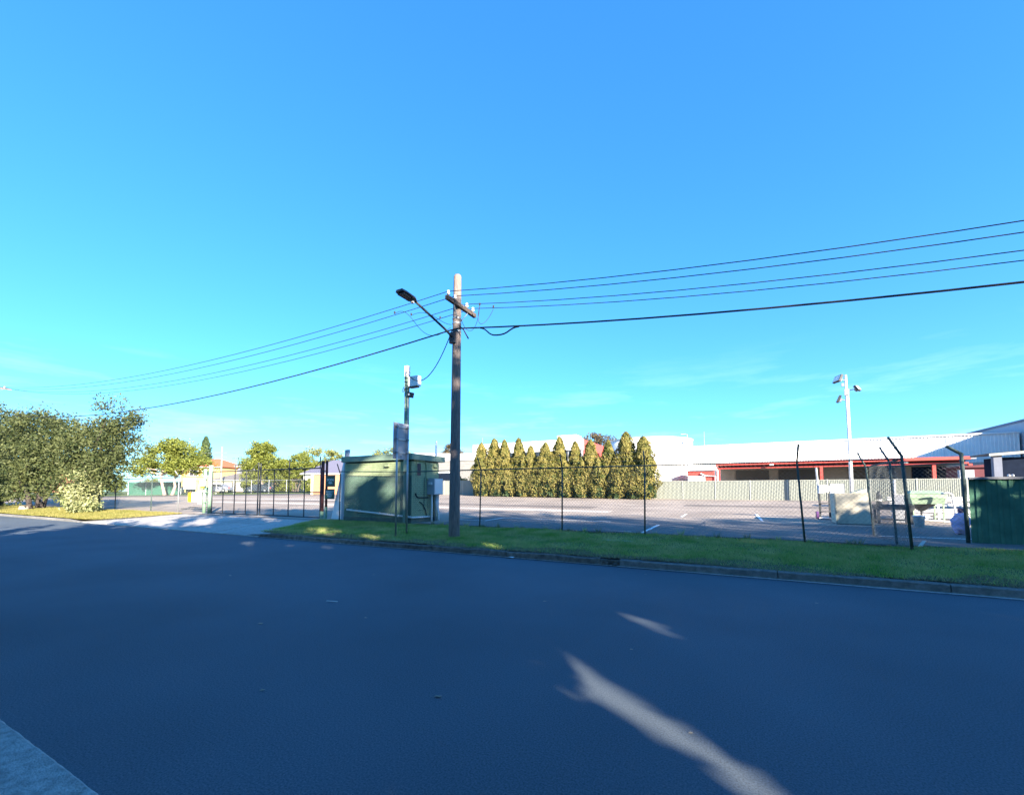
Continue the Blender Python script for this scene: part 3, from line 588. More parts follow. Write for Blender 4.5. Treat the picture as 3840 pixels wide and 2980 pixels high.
# ------------------------------------------------------------------ green shed
SX0, SX1, SY0, SY1, SZ = -15.85, -11.88, 13.70, 15.55, .33
shed = thing('shed', 'green painted brick shed with a flat roof behind the mesh fence', 'shed', ((SX0+SX1)/2, (SY0+SY1)/2, SZ))
MB().box(SX0+.02, SY0+.02, SZ-.2, SX1-.02, SY1-.02, 3.0).build('core', M_base, shed)
MB().box(SX0-.01, SY0-.012, SZ-.25, SX1+.012, SY1+.01, SZ+.22).build('plinth', M_base, shed)
ch = .086; nc = int((3.02 - SZ - .22) / ch)
def course(axis, z, off, m):
    mb = MB(); L0, L1 = ((SX0, SX1) if axis == 0 else (SY0+.02, SY1)); p = L0 - off
    while p < L1:
        a = max(p + .004, L0); b = min(p + .236, L1)
        if b > a + .02:
            j = rnd.uniform(-.0015, .0015)
            if axis == 0: mb.box(a, SY0-.006+j, z+.004, b, SY0+.03, z+ch-.005)
            else: mb.box(SX1-.03, a, z+.004, SX1+.006+j, b, z+ch-.005)
        p += .24
    mb.build('brick_course', m, shed)
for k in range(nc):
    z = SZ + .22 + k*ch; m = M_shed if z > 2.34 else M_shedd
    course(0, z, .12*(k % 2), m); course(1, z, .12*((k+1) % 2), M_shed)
MB().box(SX0-.08, SY0-.1, 3.02, SX1+.1, SY1+.25, 3.06).build('soffit', M_fascia, shed)
MB().box(SX0-.10, SY0-.13, 3.03, SX1+.13, SY0-.10, 3.28).build('fascia', M_fascia, shed)
MB().box(SX1+.10, SY0-.10, 3.03, SX1+.13, SY1+.30, 3.275).build('fascia', M_fascia, shed)
MB().box(SX0-.10, SY0-.10, 3.22, SX1+.10, SY1+.30, 3.25).build('roof', M_steelg, shed)
MB().box(-13.36, SY0-.06, 2.76, -13.12, SY0-.007, 2.86).build('vent', M_shed, shed); MB().box(-13.37, SY0-.075, 2.735, -13.11, SY0-.007, 2.758).build('vent_lip', M_black, shed)
MB().box(SX1+.007, 15.15, 2.78, SX1+.06, 15.38, 2.87).build('vent', M_shed, shed); MB().box(SX1+.007, 15.14, 2.757, SX1+.075, 15.39, 2.778).build('vent_lip', M_black, shed)
win = MB().box(SX1+.007, 13.98, 2.32, SX1+.03, 14.3, 2.92).build('window', M_shed, shed); MB().box(SX1+.031, 14.02, 2.36, SX1+.036, 14.26, 2.88).build('pane', M_glass, win)
dp_ = thing('drain_pipe', 'white plastic pipe sloping along the foot of the green shed', 'pipe', (-13.8, SY0-.06, .7))
MB().tube([(-15.6, SY0-.06, .86), (SX1+.03, SY0-.06, .62), (SX1+.06, SY0, .60), (SX1+.06, 14.85, .585)], .042, 10).build('pipe', M_white, dp_, smooth=True)
MB().tube([(-15.6, SY0-.06, .86), (-15.6, SY0+.02, .90)], .05, 10).build('elbow', M_dark, dp_)
for x in (-14.8, -13.6, -12.5): MB().box(x-.02, SY0-.107, .86-(x+15.6)*.0645-.05, x+.02, SY0-.008, .86-(x+15.6)*.0645+.055).build('clip', M_white, dp_)
mb_ = thing('meter_box', 'grey electrical meter box on the end wall of the green shed', 'meter box', (SX1+.2, 15.0, .4))
MB().box(SX1+.01, 14.72, 1.55, SX1+.40, 15.34, 2.26).build('cabinet', M_mbox, mb_)
MB().box(SX1+.40, 14.75, 1.58, SX1+.415, 15.31, 2.23).build('door', M_white, mb_)
MB().box(SX1+.12, 14.66, 1.98, SX1+.30, 14.72, 2.09).build('isolator', M_white, mb_)
for i, (y, m, r) in enumerate(((14.82, M_white, .035), (14.97, M_black, .03), (15.10, M_galv, .03), (15.18, M_white, .035), (15.28, M_white, .03))):
    MB().tube([(SX1+.2, y, 1.56), (SX1+.2, y, 1.0), (SX1+.2, y + (.12 if i == 3 else 0), .62), (SX1+.2, y + (.14 if i == 3 else 0), .33)], r, 8).build('conduit', m, mb_, smooth=True)
MB().tube([(SX1+.03, 13.8, 3.0), (SX1+.03, 14.5, 2.98), (SX1+.03, 14.62, 2.9), (SX1+.03, 14.64, 2.75), (SX1+.03, 14.64, 2.3), (SX1+.05, 14.7, 2.2), (SX1+.1, 14.76, 2.18)], .026, 8).build('riser_conduit', M_shed, mb_, smooth=True)
MB().tube(bez((SX1+.04, 13.95, 1.62), (SX1+.04, 13.95, 1.40), (SX1+.04, 14.1, 1.42), (SX1+.06, 14.75, 1.42)), .028, 8).build('hose', M_black, mb_)
MB().tube(bez((SX1+.04, 14.2, 1.25), (SX1+.04, 14.55, 1.1), (SX1+.04, 14.65, .8), (SX1+.04, 14.68, .5)), .02, 6).build('cable', M_black, mb_)
MB().tube([(SX1+.03, 14.5, 2.3), (SX1+.03, 14.5, .9), (SX1+.03, 14.1, .88)], .010, 6).build('cable', M_black, mb_)
wp = thing('slim_pole', 'slim white metal mast rising behind the meter box', 'pole', (-12.35, 15.9, .4))
MB().tube([(-12.35, 15.95, .3), (-12.35, 15.95, 4.05)], .045, 10).build('shaft', M_white, wp); MB().tube([(-12.35, 15.95, 4.05), (-12.35, 15.95, 4.07)], .05, 10).build('cap', M_galv, wp)
ls = thing('leaning_sheets', 'white boards leaning upright against the end of the green shed', 'boards', (-16.6, 14.2, .35))
MB().add([(-17.25,14.15,.34),(-16.45,14.15,.34),(-16.12,14.15,3.62),(-16.34,14.15,3.62),(-17.25,14.22,.34),(-16.45,14.22,.34),(-16.12,14.22,3.62),(-16.34,14.22,3.62)], [(0,1,2,3),(7,6,5,4),(0,4,5,1),(1,5,6,2),(2,6,7,3),(3,7,4,0)]).build('board', M_white, ls)
MB().add([(-16.42,14.02,.34),(-16.15,14.02,.34),(-15.98,14.02,3.66),(-16.24,14.02,3.66),(-16.42,14.10,.34),(-16.15,14.10,.34),(-15.98,14.10,3.66),(-16.24,14.10,3.66)], [(0,1,2,3),(7,6,5,4),(0,4,5,1),(1,5,6,2),(2,6,7,3),(3,7,4,0)]).build('board', M_bluegrey, ls)

# ------------------------------------------------------------------ chain link fences
def chain(p, q, z0, z1, w, r, parent, name='mesh_panel', step=None):
    """woven zigzag wires between two points, as one part"""
    p = np.array(p, float); q = np.array(q, float); L = np.linalg.norm(q - p); d = (q - p) / L; nrm = np.array([-d[1], d[0]])
    nw = max(1, int(L / w)); w = L / nw; nk = int((z1 - z0) / w) + 1
    i = np.arange(nw)[:, None]; k = np.arange(nk)[None, :]
    s = i * w + ((k + i) % 2) * w; z = z0 + k * (z1 - z0) / (nk - 1) + 0 * i; sag = 0.01 * np.sin(i * .13) 
    o = []
    for a in range(3):
        th = 2*np.pi*a/3; o.append(np.stack([p[0] + d[0]*(s + r*np.cos(th)) + nrm[0]*(r*np.sin(th) + sag), p[1] + d[1]*(s + r*np.cos(th)) + nrm[1]*(r*np.sin(th) + sag), z], -1))
    V = np.stack(o, 2)      # nw, nk, 3, 3
    Q = [np.stack([V[:, :-1, a], V[:, :-1, (a+1)%3], V[:, 1:, (a+1)%3], V[:, 1:, a]], 2).reshape(-1, 4, 3) for a in range(3)]
    return quads(name, np.concatenate(Q), M_mesh, parent, 'stuff')
def fpost(parent, x, y, zb, zt, arm=None, r=.025, lean=(0, 0), m=None):
    o = MB().tube([(x, y, zb - .15), (x + lean[0], y + lean[1], zt)], r, 10).build('post', m or M_fpost, parent, smooth=True)
    if arm:
        MB().tube([(x + lean[0], y + lean[1], zt - .02), (x + lean[0] + arm[0], y + lean[1] + arm[1], zt + arm[2])], r * .9, 8).build('barbed_wire_arm', m or M_fpost, parent, smooth=True)
    return o
FY = 13.45; FT = 2.5
fe = thing('chain_link_fence', 'chain link security fence with angled arms along the verge before the yard', 'fence', (-4, FY, .35))
fx = [(-15.85, .0), (-8.36, .05), (-5.1, .02), (-2.4, .03), (1.68, -.12)]
for x, l in fx: fpost(fe, x, FY, .35, FT, (.02 if x > -15 else .12, -.28, .42), lean=(l, 0))
ends = [(-15.85, FY), (-11.9, FY), (-8.34, FY), (-5.1, FY), (-2.4, FY), (1.6, FY), (3.6, 12.95)]
for a, b in zip(ends, ends[1:]): chain(a, b, .40, FT, .052, .0034, fe)
MB().tube([(-15.85, FY-.03, FT+.09), (-11.9, FY-.03, FT), (1.6, FY-.03, FT-.02), (3.55, 12.95, FT-.05)], .021, 8).build('top_rail', M_fpost, fe)
MB().tube([(-11.9, FY-.03, .45), (1.6, FY-.03, .43), (3.6, 12.95, .42)], .004, 5).build('bottom_wire', M_mesh, fe)
fpost(fe, -11.92, FY, .35, FT, None)
fr = thing('chain_link_fence', 'short chain link return fence running back from the leaning corner post', 'fence', (3.65, 14.4, .35))
fpost(fr, 3.66, 12.93, .28, 2.55, (-.15, .3, .46), r=.03, lean=(-.10, .05)); fpost(fr, 3.67, 14.0, .33, 2.45, (-.1, .35, .4), lean=(-.06, .02)); fpost(fr, 3.66, 15.85, .36, 2.42, (-.1, .4, .45), lean=(-.10, .1))
chain((3.62, 12.95), (3.62, 15.9), .38, 2.44, .05, .0034, fr); MB().tube([(3.58, 12.97, 2.46), (3.6, 15.95, 2.42)], .02, 8).build('top_rail', M_fpost, fr)
fb = thing('chain_link_fence', 'chain link infill between the return fence and the green tin fence', 'fence', (4.5, 15.4, .36))
chain((3.68, 15.95), (5.3, 15.1), .38, 2.42, .052, .0034, fb); MB().tube([(3.62, 15.95, 2.42), (5.3, 15.1, 2.42)], .019, 8).build('top_rail', M_fpost, fb)
# barbed strands on the arms
for k in range(3):
    t = .35 + .3*k
    MB().tube([(-8.3, FY-.28*t, FT+.42*t), (-5.1, FY-.28*t, FT+.42*t-.02), (-2.4, FY-.28*t, FT+.42*t), (1.58, FY-.28*t, FT+.42*t)], .0028, 4).build('barbed_wire', M_mesh, fe)
# left fence
lf = thing('chain_link_fence', 'chain link fence with signs beside the driveway gate, reaching behind melaleucas', 'fence', (-45, 14.4, .4))
lx = [(-31.5, 14.15), (-35.0, 14.15), (-41.1, 14.4), (-47.5, 14.8), (-54.5, 15.2), (-61, 15.5)]
for x, y in lx: fpost(lf, x, y, gz(x, y), 2.62, (0, -.25, .38), r=.032, m=M_fpost if x < -32 else M_galv)
MB().tube([(-28.6, 14.1, 2.58)] + [(x, y, 2.58) for x, y in lx], .022, 8).build('top_rail', M_fpost, lf)
pv = [(-28.6, 14.1)] + lx
for a, b in zip(pv, pv[1:]): chain(a, b, .48, 2.56, .10, .004, lf)
# gate posts
gp = thing('gate_post', 'pair of thick pale green gate posts at the sign end of the gate', 'gate post', (-28.2, 14.1, .38))
MB().tube([(-27.75, 14.1, .2), (-27.75, 14.1, 3.25)], .115, 14).build('post', mat('pale_green_paint', (.22, .36, .24), .6, .3, 8), gp, smooth=True)
MB().tube([(-28.45, 14.15, .2), (-28.45, 14.15, 3.05)], .09, 14).build('post', MATS['pale_green_paint'], gp, smooth=True)
for z in (1.0, 1.6, 2.4): MB().box(-28.4, 14.08, z, -27.8, 14.12, z+.06).build('tie', MATS['pale_green_paint'], gp)
gp2 = thing('gate_post', 'pair of dark rusty gate posts beside the green shed', 'gate post', (-17.7, 14.1, .35))
for x, zt in ((-17.85, 3.18),): MB().tube([(x, 14.1, .2), (x, 14.1, .9), (x, 14.1, zt)], .082, 14).build('post', M_rustred, gp2, smooth=True)
MB().tube([(-17.5, 14.05, .2), (-17.5, 14.05, 3.18)], .058, 12).build('post', M_rustred, gp2, smooth=True)
MB().tube([(-17.85, 14.1, .2), (-17.85, 14.1, .72)], .092, 14).build('base_sleeve', MATS['pale_green_paint'], gp2); MB().tube([(-17.5, 14.05, .2), (-17.5, 14.05, .95)], .068, 12).build('base_sleeve', MATS['pale_green_paint'], gp2)
MB().box(-17.8, 14.04, 2.66, -17.5, 14.08, 2.70).build('tie', M_dark, gp2)
def leaf_gate(x0, x1, label, bars, z0=.42, zt0=2.86, zt1=2.84, post='r'):
    g = thing('gate_leaf', label, 'gate', ((x0+x1)/2, 14.1, z0))
    MB().tube([(x0, 14.1, zt0), (x1, 14.1, zt1)], .032, 10).build('top_rail', M_dark, g); MB().tube([(x0, 14.1, 1.66), (x1, 14.1, 1.64)], .028, 8).build('middle_rail', M_dark, g); MB().tube([(x0, 14.1, z0), (x1, 14.1, z0-.02)], .03, 8).build('bottom_rail', M_dark, g)
    for x in (x0, x1): MB().tube([(x, 14.1, z0-.04), (x, 14.1, 2.86)], .034, 10).build('stile', M_dark, g)
    for x, zt in bars: MB().tube([(x, 14.1, z0), (x, 14.1, zt)], .026, 8).build('upright', M_dark, g)
    chain((x0, 14.12), (x1, 14.12), z0, 2.84, .085, .0032, g)
    return g
g1 = leaf_gate(-27.55, -23.05, 'sign side leaf of the double steel mesh gate', [(-26.4, 1.66), (-25.25, 2.85), (-24.15, 2.85), (-25.25, 3.2)])
MB().tube([(-23.05, 14.1, 2.86), (-23.05, 14.1, 3.28)], .03, 8).build('spike', M_dark, g1); MB().tube([(-23.7, 14.1, 2.86), (-23.1, 14.1, 3.24)], .018, 8).build('stay', M_dark, g1)
g2 = leaf_gate(-22.85, -17.98, 'shed side leaf of the double steel mesh gate', [(-21.65, 2.85), (-20.43, 3.3), (-19.2, 2.85)])
MB().tube([(-22.85, 14.1, 2.86), (-22.85, 14.1, 3.22)], .034, 8).build('spike', M_dark, g2); MB().tube([(-18.05, 14.1, 2.86), (-18.05, 14.1, 3.4)], .025, 8).build('spike', M_dark, g2); MB().tube([(-18.5, 14.1, 2.84), (-18.05, 14.1, 3.2)], .018, 8).build('stay', M_dark, g2)
# ------------------------------------------------------------------ signs with their writing
def text(body, m, parent, x, y, z, size, width=None, name='lettering'):
    cu = bpy.data.curves.new('t', 'FONT'); cu.body = body; cu.align_x = 'CENTER'; cu.align_y = 'CENTER'; cu.size = size; cu.space_line = .85; cu.offset = size*.012
    ob = bpy.data.objects.new('t', cu); COL.objects.link(ob); bpy.context.view_layer.update()
    me = bpy.data.meshes.new_from_object(ob.evaluated_get(bpy.context.evaluated_depsgraph_get())); bpy.data.objects.remove(ob); bpy.data.curves.remove(cu)
    org = ORG[parent]; xs = [v.co.x for v in me.vertices]; k = width / (max(xs)-min(xs)) if width else 1
    for v in me.vertices: v.co = (v.co.x*k + x - org.x, y - org.y, v.co.y + z - org.z)
    me.materials.clear(); me.materials.append(m); return link(name, me, parent, org)
def ring(m, parent, x, y, z, r, w, n=28, name='ring', a0=0, a1=2*math.pi):
    mb = MB(); vs = []
    for i in range(n+1):
        a = a0 + (a1-a0)*i/n; vs += [(x + r*math.cos(a), y, z + r*math.sin(a)), (x + (r-w)*math.cos(a), y, z + (r-w)*math.sin(a))]
    mb.add(vs, [(2*i, 2*i+1, 2*i+3, 2*i+2) for i in range(n)]); return mb.build(name, m, parent)
def plate(label, m, x0, z0, x1, z1, y, cat='sign', group=None, tilt=0):
    s = thing('fence_sign', label, cat, ((x0+x1)/2, y, z0), group); MB().box(x0, y-.006, z0, x1, y+.006, z1).build('plate', m, s); return s
M_let = mat('sign_letter_white', (.62, .70, .68), .6, .05, 3)
s = plate('dark green sign reading SMOKING AREA on the gate post', M_signg, -17.46, 1.93, -16.82, 2.44, 13.98); text('SMOKING\nAREA', M_let, s, -17.14, 13.972, 2.17, .17, .50)
MB().box(-17.48, 13.966, 1.91, -16.80, 13.986, 1.93).build('frame', M_black, s); MB().box(-17.48, 13.966, 2.44, -16.80, 13.986, 2.46).build('frame', M_black, s)
s = plate('dark green sign reading EMERGENCY ASSEMBLY POINT on the gate post', M_signg, -17.52, 1.32, -16.84, 1.80, 13.98); text('EMERGENCY\nASSEMBLY\nPOINT', M_let, s, -17.18, 13.972, 1.55, .135, .54)
FYs = 14.05
s = plate('white square sign with two red rings on the fence', M_white, -30.7, 1.82, -29.32, 2.54, FYs)
for x in (-30.37, -29.66): ring(M_signred, s, x, FYs-.009, 2.18, .27, .035)
MB().box(-30.5, FYs-.0085, 2.16, -30.24, FYs-.0075, 2.20).build('bar', M_signred, s)
MB().box(-29.72, FYs-.0085, 2.12, -29.6, FYs-.0075, 2.24).build('symbol', M_steelg, s)
s = plate('small yellow warning sign below the white sign', M_yellow, -30.15, 1.03, -29.75, 1.62, FYs+.01)
MB().add([(-30.06, FYs+.002, 1.38), (-29.84, FYs+.002, 1.38), (-29.95, FYs+.002, 1.55)], [(0,1,2)]).build('triangle', mat('sign_amber', (.5, .25, .01), .5, .05, 3), s)
s = plate('white sign with two small blue outline symbols', M_white, -29.72, 1.05, -28.98, 1.63, FYs+.01)
ring(M_signblue, s, -29.53, FYs+.002, 1.37, .10, .018, 20); ring(M_signblue, s, -29.2, FYs+.002, 1.32, .11, .02, 20); MB().box(-29.27, FYs+.001, 1.20, -29.13, FYs+.003, 1.26).build('symbol', M_signblue, s)
s = plate('white notice with a broken blue circle next to the gate posts', M_white, -28.96, .90, -28.55, 1.72, FYs-.01, tilt=0)
ring(M_signblue, s, -28.755, FYs-.018, 1.38, .17, .03, 22, a0=R(60), a1=R(380)); MB().box(-28.85, FYs-.02, 1.32, -28.78, FYs-.018, 1.47).build('symbol', M_signblue, s)
s = plate('white and yellow notice strapped to the pale green gate post', M_white, -28.62, 2.0, -28.02, 2.38, 13.94); MB().box(-28.5, 13.928, 1.9, -28.1, 13.933, 1.99).build('strip', M_yellow, s); MB().box(-28.42, 13.928, 2.16, -28.26, 13.933, 2.21).build('symbol', M_black, s)

# steel grates on the yard by the left fence
for i, (x, y) in enumerate(((-36.6, 17.6), (-35.3, 17.9), (-34.6, 16.2), (-33.2, 16.5))):
    g = thing('drain_grate', 'dark steel drain grate set in the yard behind the sign fence', 'rectangle', (x, y, gz(x, y)), 'drain grates in the yard'); MB().box(x-.45, y-.3, gz(x, y)-.02, x+.45, y+.3, gz(x, y)+.012).build('frame', M_dark, g)
    for k in range(7): MB().box(x-.42, y-.26+.08*k, gz(x, y)+.012, x+.42, y-.23+.08*k, gz(x, y)+.03).build('bar', M_black, g)

# ------------------------------------------------------------------ tin fences
def corrug(parent, x0, x1, y, z0, z1, m, pitch=.12, dep=.025, name='tin_panel'):
    mb = MB(); n = max(2, int((x1 - x0) / pitch)); pr = [0, 0, dep, dep]; vs = []; xs = []
    for i in range(n):
        for k, f in enumerate((0, .55, .62, .93)): xs.append((x0 + (x1-x0)*(i+f)/n, pr[k]))
    for x, d in xs: vs += [(x, y-d, z0), (x, y-d, z1)]
    mb.add(vs, [(2*i, 2*i+2, 2*i+3, 2*i+1) for i in range(len(xs)-1)]); return mb.build(name, m, parent, fix=False)
tf = thing('tin_fence', 'long grey green ribbed tin fence along the back of the yard', 'fence', (-3, 44, .95))
def tin_run(parent, xs):
    for a, b in zip(xs, xs[1:]):
        z0 = min(gz(a, 44), gz(b, 44)) - .05; z1 = max(gz(a, 44), gz(b, 44)) + 1.72; corrug(parent, a+.03, b-.03, 44, z0, z1, M_gfence)
        MB().box(a+.03, 43.96, z1, b-.03, 44.03, z1+.05).build('cap_rail', M_gpost, parent)
    for a in xs: MB().box(a-.045, 43.95, gz(a, 44)-.1, a+.045, 44.04, gz(a, 44)+1.80).build('post', M_gpost, parent)
tin_run(tf, [-27 + 2.85*i for i in range(16)] )
tf2 = thing('tin_fence', 'grey ribbed tin fence in shadow beside the end conifer, before the grey building', 'fence', (-36, 44, 1.2)); tin_run(tf2, [-44.1 + 2.85*i for i in range(7)])
gt = thing('tin_fence', 'dark green tin fence standing in deep shade beside the verge', 'fence', (8, 15.05, .37))
xs = [5.42 + 2.4*i for i in range(5)]
for a, b in zip(xs, xs[1:]): corrug(gt, a, b, 15.08, .33, 2.0, M_green, .2, .02); MB().box(a, 15.02, 2.0, b-.004, 15.11, 2.06).build('cap_rail', M_steelg, gt)
fpost(gt, 5.33, 15.0, .36, 2.68, (-.26, .06, .2), r=.042, lean=(-.04, 0))
for a in xs[1:]: MB().box(a-.04, 15.11, .2, a+.04, 15.19, 2.0).build('post', M_fpost, gt)
for x in (6.15, 6.22, 7.0): tag(MB().lathe((x, 15.06, 2.06), [(.012, 0), (.03, .012), (.03, .045), (.01, .06)], 10).build('insulator_cap', M_porc, None, at=(x, 15.06, 2.06)), 'tiny white cap sitting on the green tin fence rail', 'cap', 'white caps on the fence rail')

# ------------------------------------------------------------------ yard light pole
lp = thing('light_pole', 'tall white light pole with three floodlights in the yard', 'light pole', (8.3, 41.5, .95))
MB().tube([(8.3, 41.5, .8), (8.3, 41.5, 5), (8.25, 41.5, 10.9)], [.115, .10, .085], 14).build('shaft', M_white, lp, smooth=True)
def flood(c, rz, tilt, sx=.62, sz=.5, m=M_dark):
    mtx = Matrix.Rotation(rz, 3, 'Z') @ Matrix.Rotation(tilt, 3, 'X'); f = MB().obox(c, (sx, .16, sz), mtx).build('floodlight', m, lp)
    MB().obox(Vector(c) + mtx @ Vector((0, -.09, 0)), (sx*.86, .02, sz*.82), mtx).build('lens', M_white, f); MB().obox(Vector(c) + mtx @ Vector((0, .14, -.05)), (sx*.5, .12, sz*.5), mtx).build('heat_sink', M_steelg, f)
    MB().tube([Vector(c), (8.27, 41.5, c[2] - .15)], .035, 6).build('bracket', M_steelg, f)
flood((7.72, 41.3, 10.6), R(-70), R(-22), .85, .55, M_dark); flood((8.95, 41.5, 9.75), R(60), R(-32), .55, .45); flood((7.75, 41.4, 9.0), R(-95), R(-22), .45, .55, M_dark)
MB().box(8.1, 41.32, 9.25, 8.42, 41.4, 9.75).build('control_box', M_steelg, lp); MB().box(7.95, 41.38, 10.0, 8.12, 41.5, 10.25).build('sensor', M_steelg, lp)
MB().tube([(8.42, 41.42, 1), (8.38, 41.42, 9.3)], .02, 6).build('conduit', M_galv, lp)

# ------------------------------------------------------------------ things standing in the yard
def zg(x, y): return gz(x, y)
cz = zg(4, 20)
cr_ = thing('crate', 'large stained cream panel crate with a wedge on top', 'crate', (4.0, 20.3, cz))
MB().add([(3.5,19.85,cz+.02),(4.56,19.8,cz+.02),(4.6,20.9,cz+.02),(3.52,20.95,cz+.02),(3.46,19.85,cz+1.15),(4.5,19.8,cz+1.17),(4.56,20.9,cz+1.15),(3.48,20.95,cz+1.14)], [(0,3,2,1),(4,5,6,7),(0,1,5,4),(1,2,6,5),(2,3,7,6),(3,0,4,7)]).build('body', M_crate, cr_)
for x in (3.49,): MB().bar((x, 19.84, cz), (x-.03, 19.84, cz+1.17), .05, .04).build('edge_trim', M_gfence, cr_)
MB().box(3.5, 19.75, cz-.03, 4.6, 20.95, cz+.019).build('pallet', M_dark, cr_)
MB().prism([(4.0, cz+1.165), (4.45, cz+1.17), (4.45, cz+1.33)], 1, 20.0, 20.5).build('wedge', mat('cream_wedge', (.62, .58, .38), .8, .1, 4), cr_)
hz_ = zg(3.45, 22.3)
ht = thing('sack_barrow', 'tall frame machine with white head and purple wheels beside the crate', 'machine', (3.45, 22.3, hz_))
MB().bar((3.38, 22.3, hz_+.1), (3.28, 22.35, 2.72), .055, .055).build('mast', M_white, ht)
MB().prism([(3.32, 1.6), (3.62, 1.66), (3.78, 1.75), (3.76, 1.88), (3.55, 1.98), (3.34, 1.96)], 1, 22.15, 22.4).build('head', M_whitew, ht)
for x in (3.36, 3.7): MB().bar((x, 22.25, hz_+.05), (x-.02, 22.25, 1.6), .07, .07).build('leg', M_dark, ht)
for z in (.8, 1.15): MB().tube(bez((3.36, 22.2, z), (3.45, 22.1, z+.05), (3.6, 22.1, z+.05), (3.72, 22.2, z)), .02, 6).build('tie_bar', M_dark, ht)
for x in (3.24, 3.78): MB().tube([(x-.04, 22.2, hz_+.17), (x+.04, 22.2, hz_+.17)], .16, 14).build('wheel', M_purple, ht)
MB().box(3.3, 22.1, hz_+.02, 3.75, 22.45, hz_+.07).build('foot_plate', M_white, ht)
fz = zg(5.3, 20.8)
fr_ = thing('steel_bench', 'dark steel work bench frame standing behind the mesh', 'bench', (5.3, 20.9, fz))
MB().box(4.86, 20.6, 1.0, 5.95, 21.2, 1.2).build('top', M_dark, fr_)
for x in (4.92, 5.86):
    for y in (20.66, 21.14): MB().bar((x, y, fz), (x, y, 1.0), .08, .08).build('leg', M_dark, fr_)
MB().bar((4.92, 20.66, fz+.16), (5.86, 20.66, fz+.14), .06, .06).build('lower_rail', M_dark, fr_)
tb = thing('gas_bottle', 'small dark bottle standing on the steel bench', 'bottle', (4.98, 20.8, 1.2)); MB().lathe((4.98, 20.8, 1.2), [(.08, 0), (.09, .02), (.09, .34), (.05, .42), (.03, .5)], 14).build('body', M_dark, tb, smooth=True); MB().lathe((4.98, 20.8, 1.33), [(.093, 0), (.093, .06)], 14).build('band', M_whitew, tb)
bx = thing('control_cabinet', 'narrow grey control cabinet on a stand with white framed board on top', 'cabinet', (5.75, 21.6, fz)); MB().box(5.62, 21.5, fz, 5.9, 21.8, 1.55).build('stand', M_bluegrey, bx); MB().box(5.66, 21.5, 1.55, 5.95, 21.6, 2.12).build('board', M_gfence, bx); MB().box(5.63, 21.48, 1.55, 5.68, 21.62, 2.15).build('board_edge', M_white, bx); MB().box(5.68, 21.48, 1.55, 5.97, 21.5, 1.58).build('board_edge', M_white, bx)
h0 = zg(6.8, 22)
hp = thing('hopper', 'pale green steel hopper with a funnel bottom on legs', 'hopper', (6.75, 22.3, h0))
def frus(x0, x1, y0, y1, z0, X0, X1, Y0, Y1, z1): return MB().add([(x0,y0,z0),(x1,y0,z0),(x1,y1,z0),(x0,y1,z0),(X0,Y0,z1),(X1,Y0,z1),(X1,Y1,z1),(X0,Y1,z1)], [(0,3,2,1),(4,5,6,7),(0,1,5,4),(1,2,6,5),(2,3,7,6),(3,0,4,7)])
frus(6.28,7.2,21.95,22.8,1.2, 6.22,7.24,21.9,22.85,1.42).build('lower_body', M_hop, hp); frus(6.2,7.26,21.88,22.87,1.425, 6.2,7.26,21.88,22.87,1.60).build('upper_body', M_hop, hp); frus(6.18,7.28,21.86,22.89,1.604, 6.3,7.12,22.1,22.65,1.72).build('lid', M_hop, hp)
frus(6.58,6.68,22.25,22.4,.92, 6.32,7.0,21.97,22.75,1.196).build('funnel', M_dark, hp); MB().tube([(6.63, 22.3, .76), (6.63, 22.3, .93)], .035, 8).build('outlet', M_dark, hp)
for x, y in ((6.3, 22.0), (7.18, 22.0), (6.3, 22.8), (7.18, 22.8)): MB().bar((x, y, h0), (x, y, 1.2), .05, .05).build('leg', M_hop, hp)
pf = thing('pipe_frame', 'white bent pipe frame standing beside the hopper', 'frame', (7.35, 21.7, h0)); MB().tube([(7.0, 21.6, 1.6), (7.22, 21.6, 1.63), (7.30, 21.6, 1.58), (7.36, 21.6, 1.0), (7.4, 21.6, h0)], .035, 8).build('pipe', M_white, pf, smooth=True); MB().tube([(6.4, 21.4, h0+.12), (7.4, 21.5, h0+.05)], .025, 8).build('foot_pipe', M_white, pf)
for k, (z, y0, lab) in enumerate(((h0+.1, 23.2, 'white steel beam at the bottom of the stack behind the hopper'), (h0+.32, 23.4, 'white steel beam second from the bottom of the hopper stack'), (h0+.58, 23.6, 'white steel beam second from the top of the hopper stack'), (h0+.80, 23.8, 'white steel beam on top of the stack behind the hopper'))):
    b = thing('steel_beam', lab, 'beam', (7.4, y0, z), 'white beams stacked behind the hopper'); MB().box(6.0, y0, z, 9.4, y0+.14, z+.03).build('flange', M_white, b); MB().box(6.0, y0+.05, z+.03, 9.4, y0+.09, z+.13).build('web', M_white, b); MB().box(6.0, y0, z+.13, 9.4, y0+.14, z+.16).build('flange', M_white, b)
for x in (6.4, 7.4, 8.6):
    s = thing('support_stand', 'dark steel stand carrying the white beams', 'stand', (x, 23.6, h0), 'stands under the white beams'); MB().bar((x, 23.15, h0), (x, 23.15, h0+1.05), .06).build('post', M_white, s); MB().bar((x, 24.0, h0), (x, 24.0, h0+1.05), .06).build('post', M_white, s)
    for z in (h0+.07, h0+.29, h0+.55, h0+.77): MB().box(x-.04, 23.12, z-.015, x+.04, 24.05, z+.0).build('shelf_bar', M_dark, s)
b0 = zg(6.1, 17.2)
bag = thing('bulk_bag', 'pale lilac bulk bag slumped against the green fence post', 'bag', (6.0, 17.3, b0))
bm_ = bmesh.new(); bmesh.ops.create_icosphere(bm_, subdivisions=4, radius=1)
vv = []; 
